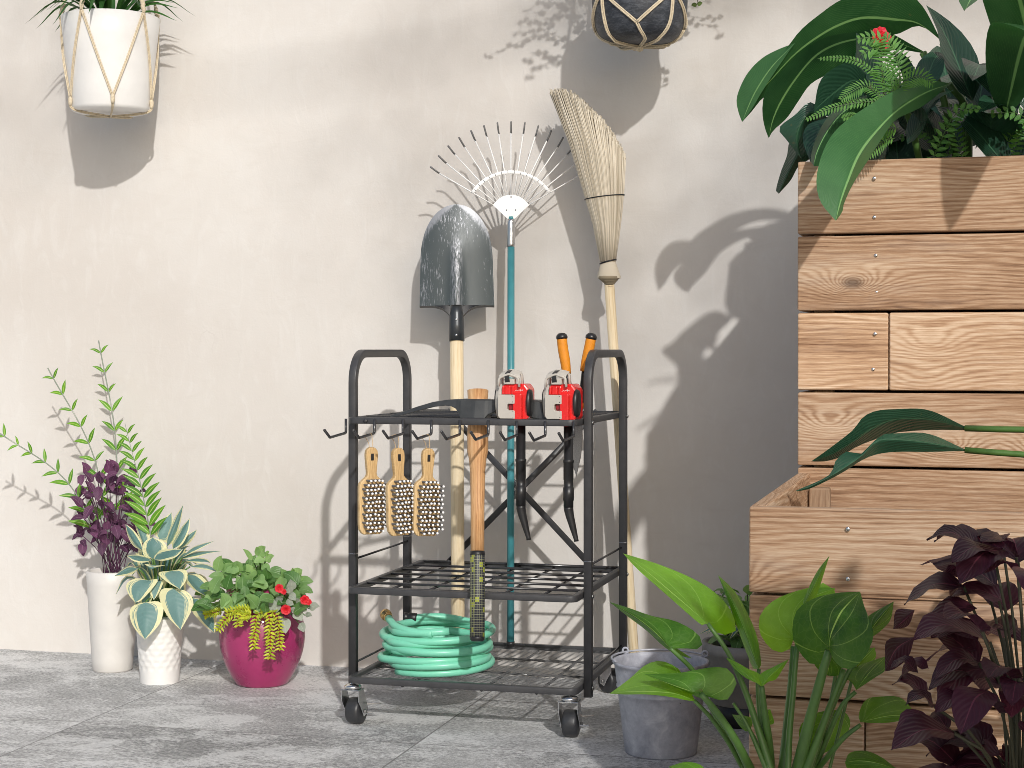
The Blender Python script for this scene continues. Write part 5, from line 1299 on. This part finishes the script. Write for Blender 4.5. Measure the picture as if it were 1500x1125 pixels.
for k_ in range(230):
    x, y = rg.uniform(60, 900), rg.uniform(120, 640)
    hx = (x-470)/430; topc = 240+170*abs(hx)**1.5+(60 if x < 250 else 0)
    if y < topc: continue
    b = Wz(K(x, y), 4.66+rg.uniform(-.085, .09)-.045*(y > 380)-.035*(y > 500)); a = rg.uniform(-.4, PI+.4); d = V((math.cos(a)*.8+hx*.5, rg.uniform(-.9, .2), math.sin(a)*.8)).normalized()
    kl(b, d, rg.uniform(.034, .060), .33, mb, var=rg.random()**1.3)
    if k_ % 3 == 0: st_m.tube(cr([top+V((rg.uniform(-.04, .04), rg.uniform(-.03, .03), 0)), (top+b)/2+UP*.02, b], 5), .0014, 5)
for (x0, y0, x1, y1, w_) in ((470, 180, 388, 75, .16), (530, 150, 585, 55, .42), (520, 145, 510, 55, .25), (590, 195, 660, 135, .34), (585, 175, 480, 195, .33), (590, 140, 620, 105, .3), (840, 350, 905, 255, .5), (825, 290, 825, 245, .25), (830, 395, 965, 430, .26), (790, 390, 715, 245, .26),
                             (165, 280, 205, 130, .3), (270, 330, 335, 195, .40), (350, 310, 300, 200, .45), (215, 300, 330, 230, .4), (230, 340, 90, 315, .3), (480, 400, 545, 265, .42), (560, 420, 640, 290, .42), (700, 410, 740, 310, .4), (580, 540, 480, 630, .45), (360, 430, 470, 550, .3), (300, 470, 410, 600, .28), (270, 480, 200, 600, .3), (140, 590, 0, 612, .2), (560, 220, 615, 285, .4), (520, 560, 560, 660, .4), (430, 560, 400, 640, .42), (600, 560, 590, 650, .36), (380, 520, 330, 610, .4), (470, 500, 520, 600, .42), (560, 470, 610, 570, .4), (640, 480, 600, 580, .36), (340, 560, 290, 640, .36)):
    zz_ = 4.60 if y0 < 465 else 4.535; A, B2 = Wz(K(x0, y0), zz_), Wz(K(x1, y1), zz_-.015); d = B2-A; kl(A, d.normalized(), d.length, w_, mb, TOCAM+UP*.45, rg.uniform(.5, 1), .12)
    st_m.tube(cr([top+V((rg.uniform(-.03, .03), -.02, 0)), (top+A)/2+UP*.015, A], 6), .0015, 5)
mb.build('foliage', M['bush'], mp_); 
mb = MB()
for (x0, y0, x1, y1, w_) in ((690, 560, 740, 500, .4), (700, 545, 670, 640, .35), (745, 680, 760, 810, .42), (830, 620, 905, 700, .42), (870, 590, 945, 620, .38), (960, 600, 1055, 575, .34), (880, 730, 920, 800, .4), (790, 480, 850, 525, .4), (820, 440, 800, 340, .35), (800, 470, 770, 390, .35), (880, 560, 850, 510, .3), (720, 660, 700, 740, .38), (930, 660, 990, 660, .3), (660, 520, 630, 620, .3), (760, 560, 830, 560, .4), (850, 640, 800, 590, .3)):
    A, B2 = Wz(K(x0, y0), 4.52), Wz(K(x1, y1), 4.505); d = B2-A; kl(A, d.normalized(), d.length, w_, mb, TOCAM+UP*.3, rg.random(), .12)
    st_m.tube(cr([top+V((.03, -.03, 0)), (top+A)/2+UP*.01, A], 5), .0015, 5)
mb.build('silver_foliage', M['silverleaf'], mp_); st_m.build('stems', M['stem'], mp_)
for (x, y, r) in ((705, 425, .0125), (745, 455, .008), (925, 525, .0135), (960, 545, .009), (762, 610, .0145)): flower(Wz(K(x, y), 4.485), r, TOCAM+V((rg.uniform(-.3, .3), 0, rg.uniform(0, .4))), mp_)
mb = MB(); st_m = MB()
def sedum(pts, z, n_, L):
    mb = MB(); c = cr([Wz(K(*p), z-.004*i) for i, p in enumerate(pts)], n_); mb.tube(c, .0014, 6, 1)
    for i in range(n_):
        T = (c[i+1]-c[i]).normalized(); e1 = T.cross(TOCAM).normalized(); e2 = TOCAM
        for q in range(5):
            a = 2*PI*(q/5+i*.17); d = (e1*math.cos(a)+e2*math.sin(a)*.8+T*.4).normalized(); l = L*rg.uniform(.8, 1.1)
            leaf(mb, [c[i], c[i]+d*l*.5, c[i]+d*l], l*.17, TOCAM+T*-.6, lance, 5, 2, .35, var=rg.random())
    mb.build('sedum_strand', [M['sedum'], M['darkred']], mp_)
sedum([(560, 640), (505, 660), (500, 780), (480, 880), (492, 965)], 4.50, 12, .0180); sedum([(600, 630), (620, 680), (625, 800), (628, 930), (622, 1050)], 4.495, 14, .0185); sedum([(650, 630), (690, 680), (705, 800), (712, 900), (708, 975)], 4.50, 12, .0170)
sedum([(460, 620), (360, 630), (260, 670), (200, 740), (160, 800)], 4.51, 13, .0175); sedum([(450, 640), (390, 650), (345, 700), (350, 765)], 4.50, 8, .0170); sedum([(440, 610), (370, 605), (300, 620), (240, 640)], 4.51, 9, .0170); sedum([(200, 620), (120, 640), (50, 660)], 4.58, 9, .0150)
sedum([(460, 650), (420, 660), (400, 700)], 4.495, 6, .0160)

# ================================================================== HANGING POTS
def ropes(paths, r, parent, name='rope', mat=None):
    for p in paths:
        mb = MB(); pts = cr(p, 18)
        for o in (-1, 1):                                # each cord is a pair of strands lying side by side
            q = []
            for i, a in enumerate(pts):
                T = (pts[min(i+1, 18)]-pts[max(i-1, 0)]).normalized(); s_ = T.cross(TOCAM)
                if s_.length < .05: s_ = V((1, 0, 0))
                q.append(a+s_.normalized()*o*r*.95)
            mb.tube(q, r, 8)
        mb.build(name, mat or M['rope'], parent)
# white pot, top left
kz = 4.86; wp = Wz((162, 165), kz); k = kz/FPX
ww = thing('white_hanging_planter', 'white pot hung in a cream macrame holder with dark strap leaves', 'hanging planter', wp)
ptop, pbot = 22, 160; hh = (pbot-ptop)*k
Rt, Rb = 71*k, 57*k
mb = MB(); mb.lathe([(0, 0), (Rb-.012, 0), (Rb-.003, .004), (Rb, .012)]+[(Rb+(Rt-Rb)*t, .012+(hh-.012)*t) for t in (.25, .5, .75, 1)]+[(Rt-.004, hh+.002), (Rt-.008, hh), (Rt-.01, hh-.03), (0, hh-.03)], wp, UP, 64); mb.build('pot', M['whitepot'], ww)
mb = MB(); mb.lathe([(Rt-.01, hh-.026), (0, hh-.02)], wp, UP, 30); mb.build('soil', M['soil'], ww)
def onpot(c, R_at, ang, z, o=.004): r = R_at(z)+o; return c+V((math.cos(ang)*r, math.sin(ang)*r, z))
Rw = lambda z: Rb+(Rt-Rb)*max(0, min(1, z/hh))
camang = math.atan2(TOCAM.y, TOCAM.x)
N6 = 5; offs = math.radians(52)
P_ = []
top_hang = wp+V((0, 0, .95))
for i in range(N6):
    a = camang+offs+2*PI*i/N6; an = a+2*PI/N6; am = (a+an)/2
    kn = onpot(wp, Rw, a, hh+.004, .006)
    P_.append([top_hang, kn.lerp(top_hang, .4), kn.lerp(top_hang, .1)+V((0, 0, 0)), kn])
    lowk = onpot(wp, Rw, am, .030)
    for e in (a, an):
        aa = e+(am-e)*.45; P_.append([onpot(wp, Rw, e, hh+.003, .006), onpot(wp, Rw, aa, hh*.56), lowk])
    P_.append([lowk, onpot(wp, Rw, am, .006), wp+V((math.cos(am)*Rb*.75, math.sin(am)*Rb*.75, -.004)), wp+V((0, 0, -.012))])
ropes(P_, .0020, ww)
for i in range(N6):
    a = camang+offs+2*PI*i/N6; kn = onpot(wp, Rw, a, hh+.004, .006)
    mb = MB(); mb.tube([kn+(top_hang-kn).normalized()*(.05*j/8)+V((.0012*math.sin(j*2.2), .0012*math.cos(j*2.2), 0)) for j in range(-1, 9)], [.003, .0052, .0068, .0062, .007, .0062, .007, .006, .005, .003], 10); mb.build('knot', M['rope'], ww)
    am = a+PI/N6; lk = onpot(wp, Rw, am, .030); mb = MB(); mb.tube([lk+V((0, 0, .008)), lk, lk-V((0, 0, .012)), lk-V((0, 0, .02))], [.003, .0062, .0058, .004], 10); mb.build('knot', M['rope'], ww)
mb = MB(); rg = random.Random(6)
for k_ in range(46):
    a = rg.uniform(0, 2*PI); e = rg.uniform(.15, 1.2); L = rg.uniform(.14, .25); b = wp+V((math.cos(a)*.02, math.sin(a)*.02, hh-.02)); d = V((math.cos(a)*math.cos(e), math.sin(a)*math.cos(e)*.8, math.sin(e)))
    leaf(mb, [b, b+d*L*.55+UP*.03, b+d*L-UP*.06*(1.3-e)], .0095, UP, lance, 10, 2, .35)
for tipp in ((262, 12), (260, 31), (258, 4), (240, -12)):
    tp_ = Wz(tipp, kz-.01+.02*rg.random()); b = wp+V((.02, -.01, hh-.015)); leaf(mb, [b, b.lerp(tp_, .55)+UP*.028, tp_], .0085, UP+TOCAM*.7, lance, 12, 2, .3, var=.8)
mb.build('strap_leaves', M['darkgreen'], ww)
# dark pot, top middle
kz = 4.40; dpz = Wz((937, 66), kz); k = kz/FPX
dd_ = thing('dark_hanging_planter', 'blue black clay pot hung in pale rope at the top, vine trailing from it', 'hanging planter', dpz)
prof = [(0, 0), (22*k, .0), (42*k, 3*k), (56*k, 11*k), (64*k, 24*k), (68.5*k, 42*k), (70*k, 62*k), (70*k, 92*k), (69*k, 118*k), (67*k, 124*k), (64*k, 124*k), (62*k, 112*k), (0, 108*k)]
P3 = cr([(a, b, 0) for a, b in prof[1:10]], 36)
mb = MB(); mb.lathe([(0, 0)]+[(p.x, p.y) for p in P3]+prof[10:], dpz, UP, 64); mb.build('pot', M['claypot'], dd_)
mb = MB(); mb.lathe([(62*k, 112*k), (0, 116*k)], dpz, UP, 30); mb.build('soil', M['soil'], dd_)
PROFD = [(p.x, p.y) for p in P3]
def Rd(z):
    z_ = z; q = PROFD
    for (r0, z0), (r1, z1) in zip(q[:-1], q[1:]):
        if z0 <= z_ <= z1 and z1 > z0+1e-7: return r0+(r1-r0)*(z_-z0)/(z1-z0)
    return 70*k
P_ = []; topd = dpz+V((0, 0, 1.0)); nk = 4; offs = math.radians(-8)
def on_d(pts):                                            # a cord lying on the pot: (angle, height) pairs
    c = cr([(a_, z_, 0) for a_, z_ in pts], 14); return [onpot(dpz, Rd, q.x, max(q.y, .0005), .0032) if q.y > .004 else onpot(dpz, Rd, q.x, max(q.y, .0005), .0032)-V((0, 0, .003)) for q in c]
for i in range(nk):
    a = camang+offs+2*PI*i/nk; h_ = PI/nk
    P_.append([topd, onpot(dpz, Rd, a+h_, 122*k, .008).lerp(topd, .4), onpot(dpz, Rd, a+h_, 122*k, .008), onpot(dpz, Rd, a+h_, 78*k, .004)])
    P_.append(on_d([(a-h_, 80*k), (a-h_*.9, 66*k), (a-h_*.4, 40*k), (a, 21*k)])); P_.append(on_d([(a+h_, 80*k), (a+h_*.9, 66*k), (a+h_*.4, 40*k), (a, 21*k)]))
    P_.append(on_d([(a+h_, 80*k), (a+h_, 50*k), (a+h_, 24*k), (a+h_*.95, 10*k), (a+h_*.9, 2*k)])+[dpz+V((0, 0, -.005))])
    P_.append(on_d([(a, 21*k), (a+.10, 10*k), (a+.25, 2*k)])+[dpz+V((0, 0, -.005))])
ropes(P_, .0024, dd_)
mb = MB(); mb.lathe([(0, -.016), (.008, -.013), (.011, -.006), (.008, 0), (0, .002)], dpz+V((0, 0, -.002)), UP, 14); mb.build('knot', M['rope'], dd_)
mb = MB(); st_m = MB(); rg = random.Random(9)
def vine(pts, n_, L):
    c = cr(pts, n_); st_m.tube(c, .0009, 5)
    for i in range(1, n_+1):
        for s in (-1, 1):
            a = rg.uniform(0, 2*PI); d = V((s*math.cos(a*.2), math.sin(a)*.6, rg.uniform(-.6, .3))).normalized(); leaf(mb, [c[i], c[i]+d*L*.5, c[i]+d*L], L*.42, TOCAM+V((rg.uniform(-1, 1), 0, rg.uniform(-1, 1))), ovate, 5, 2, .15)
rim = dpz+V((0, 0, 124*k))
vine([rim+V((.09, -.05, 0)), rim+V((.135, -.06, -.02)), Wz((1022, -20), 4.36), Wz((1021, 6), 4.36)], 9, .016)
vine([rim+V((.09, .02, 0)), rim+V((.15, .06, .0)), V(Wy((1040, -40), -.2)), V(Wy((1043, -75), -.2))], 8, .018)
for i in range(15):                                       # bushy trailing growth round the rim, mostly above the picture
    a = rg.uniform(0, 2*PI); o = V((math.cos(a), math.sin(a), 0)); ln = rg.uniform(.02, .10)
    b = rim+o*.07; q = [b, b+o*.10+UP*.06, b+o*(.13+rg.uniform(0, .12))+UP*rg.uniform(-.02, .14)]
    vine(q+[q[-1]+o*.03-UP*ln*.3*(a > 1)], 8, rg.uniform(.014, .020))
for i in range(6):                                        # long stems leaning out to the left
    b = rim+V((-.06, rg.uniform(-.05, .05), 0)); e = rim+V((-rg.uniform(.10, .20), rg.uniform(-.10, .10), rg.uniform(.05, .20)))
    vine([b, b.lerp(e, .5)+UP*.06, e, e+V((-.04, 0, -rg.uniform(.03, .08)))], 9, .018)
mb.build('vine_leaves', M['vine'], dd_); st_m.build('vine_stems', M['stemdark'], dd_)

# ================================================================== ADDED SHADE TREES (unseen, beside and behind the camera, there only to cast shade)
def leafy(mb, c, rx, rz, n_, L, rg):
    for k_ in range(n_):
        d = V((rg.gauss(0, 1), rg.gauss(0, 1), rg.gauss(0, 1))).normalized(); r = rg.uniform(.35, 1)**.6; b = c+V((d.x*rx*r, d.y*rx*r, d.z*rz*r)); q = V((rg.uniform(-1, 1), rg.uniform(-1, 1), rg.uniform(-.7, .7))).normalized()
        leaf(mb, [b, b+q*L*.5+UP*.004, b+q*L], L*.27, UP+d, ovate, 3, 1, .15)
by = V((1.54, -3.03, 0)); bt = thing('added_shade_bay', 'clipped round bay tree in a grey concrete pot, added out of view to shade the low planter', 'tree', by); rg = random.Random(31)
mb = MB(); leafy(mb, by+V((0, 0, 1.0)), .25, .25, 760, .075, rg); mb.build('crown', M['leafdark'], bt)
mb = MB(); mb.tube(cr([by+V((0, 0, .2)), by+V((.008, .004, .5)), by+V((-.004, 0, .9)), by+V((0, 0, 1.08))], 12), [.014-.0006*i for i in range(13)], 10)
for k_ in range(9):
    a = k_*2.4; mb.tube(cr([by+V((0, 0, .86+.02*k_)), by+V((math.cos(a)*.07, math.sin(a)*.07, .94+.02*k_)), by+V((math.cos(a)*.15, math.sin(a)*.15, .98+.02*k_))], 5), .004, 6)
mb.build('trunk', M['stemdark'], bt)
mb = MB(); mb.lathe([(.10, 0), (.105, .01), (.125, .22), (.132, .222), (.132, .245), (.12, .245), (.118, .21), (0, .212)], by, UP, 40); mb.build('pot', M['concrete'], bt)
gt = V((6.9, -8.5, 0)); tr = thing('added_shade_tree', 'tall thin crowned tree added behind the camera to shade the plaster wall', 'tree', gt)
mb = MB(); cc = V((4.50, -8.0, 6.62)); leafy(mb, cc, 1.05, .62, 520, .085, rg); leafy(mb, cc+V((-2.0, -.6, .35)), .7, .40, 160, .085, rg); mb.build('crown', M['leafdark'], tr)
mb = MB(); mb.tube(cr([gt, gt+V((.05, .05, 2.2)), gt+V((-.1, .1, 4.6)), gt+V((-.35, .2, 6.3)), cc+V((1.1, -.2, .25)), cc+V((.1, 0, .2))], 16), [.11-.0055*i for i in range(17)], 12)
for k_ in range(12):
    a = k_*2.4; b = cc+V((1.0-.11*k_, -.1, .22)); mb.tube(cr([b, b+V((math.cos(a)*.4, math.sin(a)*.4, .25)), b+V((math.cos(a)*.85, math.sin(a)*.85, .35+.03*k_))], 6), [.022-.0025*i for i in range(7)], 7)
mb.tube(cr([cc+V((.1, 0, .2)), cc+V((-.9, -.3, .2)), cc+V((-2.1, -.6, .35))], 8), [.03-.003*i for i in range(9)], 7)
mb.build('trunk', M['stemdark'], tr)
# ================================================================== LIGHT
w = bpy.data.worlds.new('World'); SC.world = w; w.use_nodes = True
nt = w.node_tree; bg = nt.nodes['Background']; sky = nt.nodes.new('ShaderNodeTexSky'); sky.sky_type = 'NISHITA'; sky.sun_disc = False
SD = V((-.51, 1, -.615)).normalized()
EL = math.asin(-SD.z); AZ = math.atan2(-SD.x, -SD.y)
sky.sun_elevation = EL; sky.sun_rotation = AZ; sky.air_density = 1.0; sky.dust_density = 2.0; sky.ozone_density = .6
nt.links.new(sky.outputs[0], bg.inputs[0]); bg.inputs[1].default_value = .105
sl = bpy.data.lights.new('sun', 'SUN'); sl.energy = 2.65; sl.angle = math.radians(1.0); sl.color = (1, .978, .945)
so_ = bpy.data.objects.new('sun', sl); COL.objects.link(so_); so_.rotation_euler = SD.to_track_quat('-Z', 'Y').to_euler(); so_.location = (3, -6, 5)
vs_ = SC.view_settings; vs_.view_transform = 'Standard'; vs_.look = 'None'; vs_.exposure = 0; vs_.gamma = 1
SC.cycles.filter_width = .85; SC.cycles.max_bounces = 8; SC.cycles.transparent_max_bounces = 8; SC.cycles.use_denoising = True
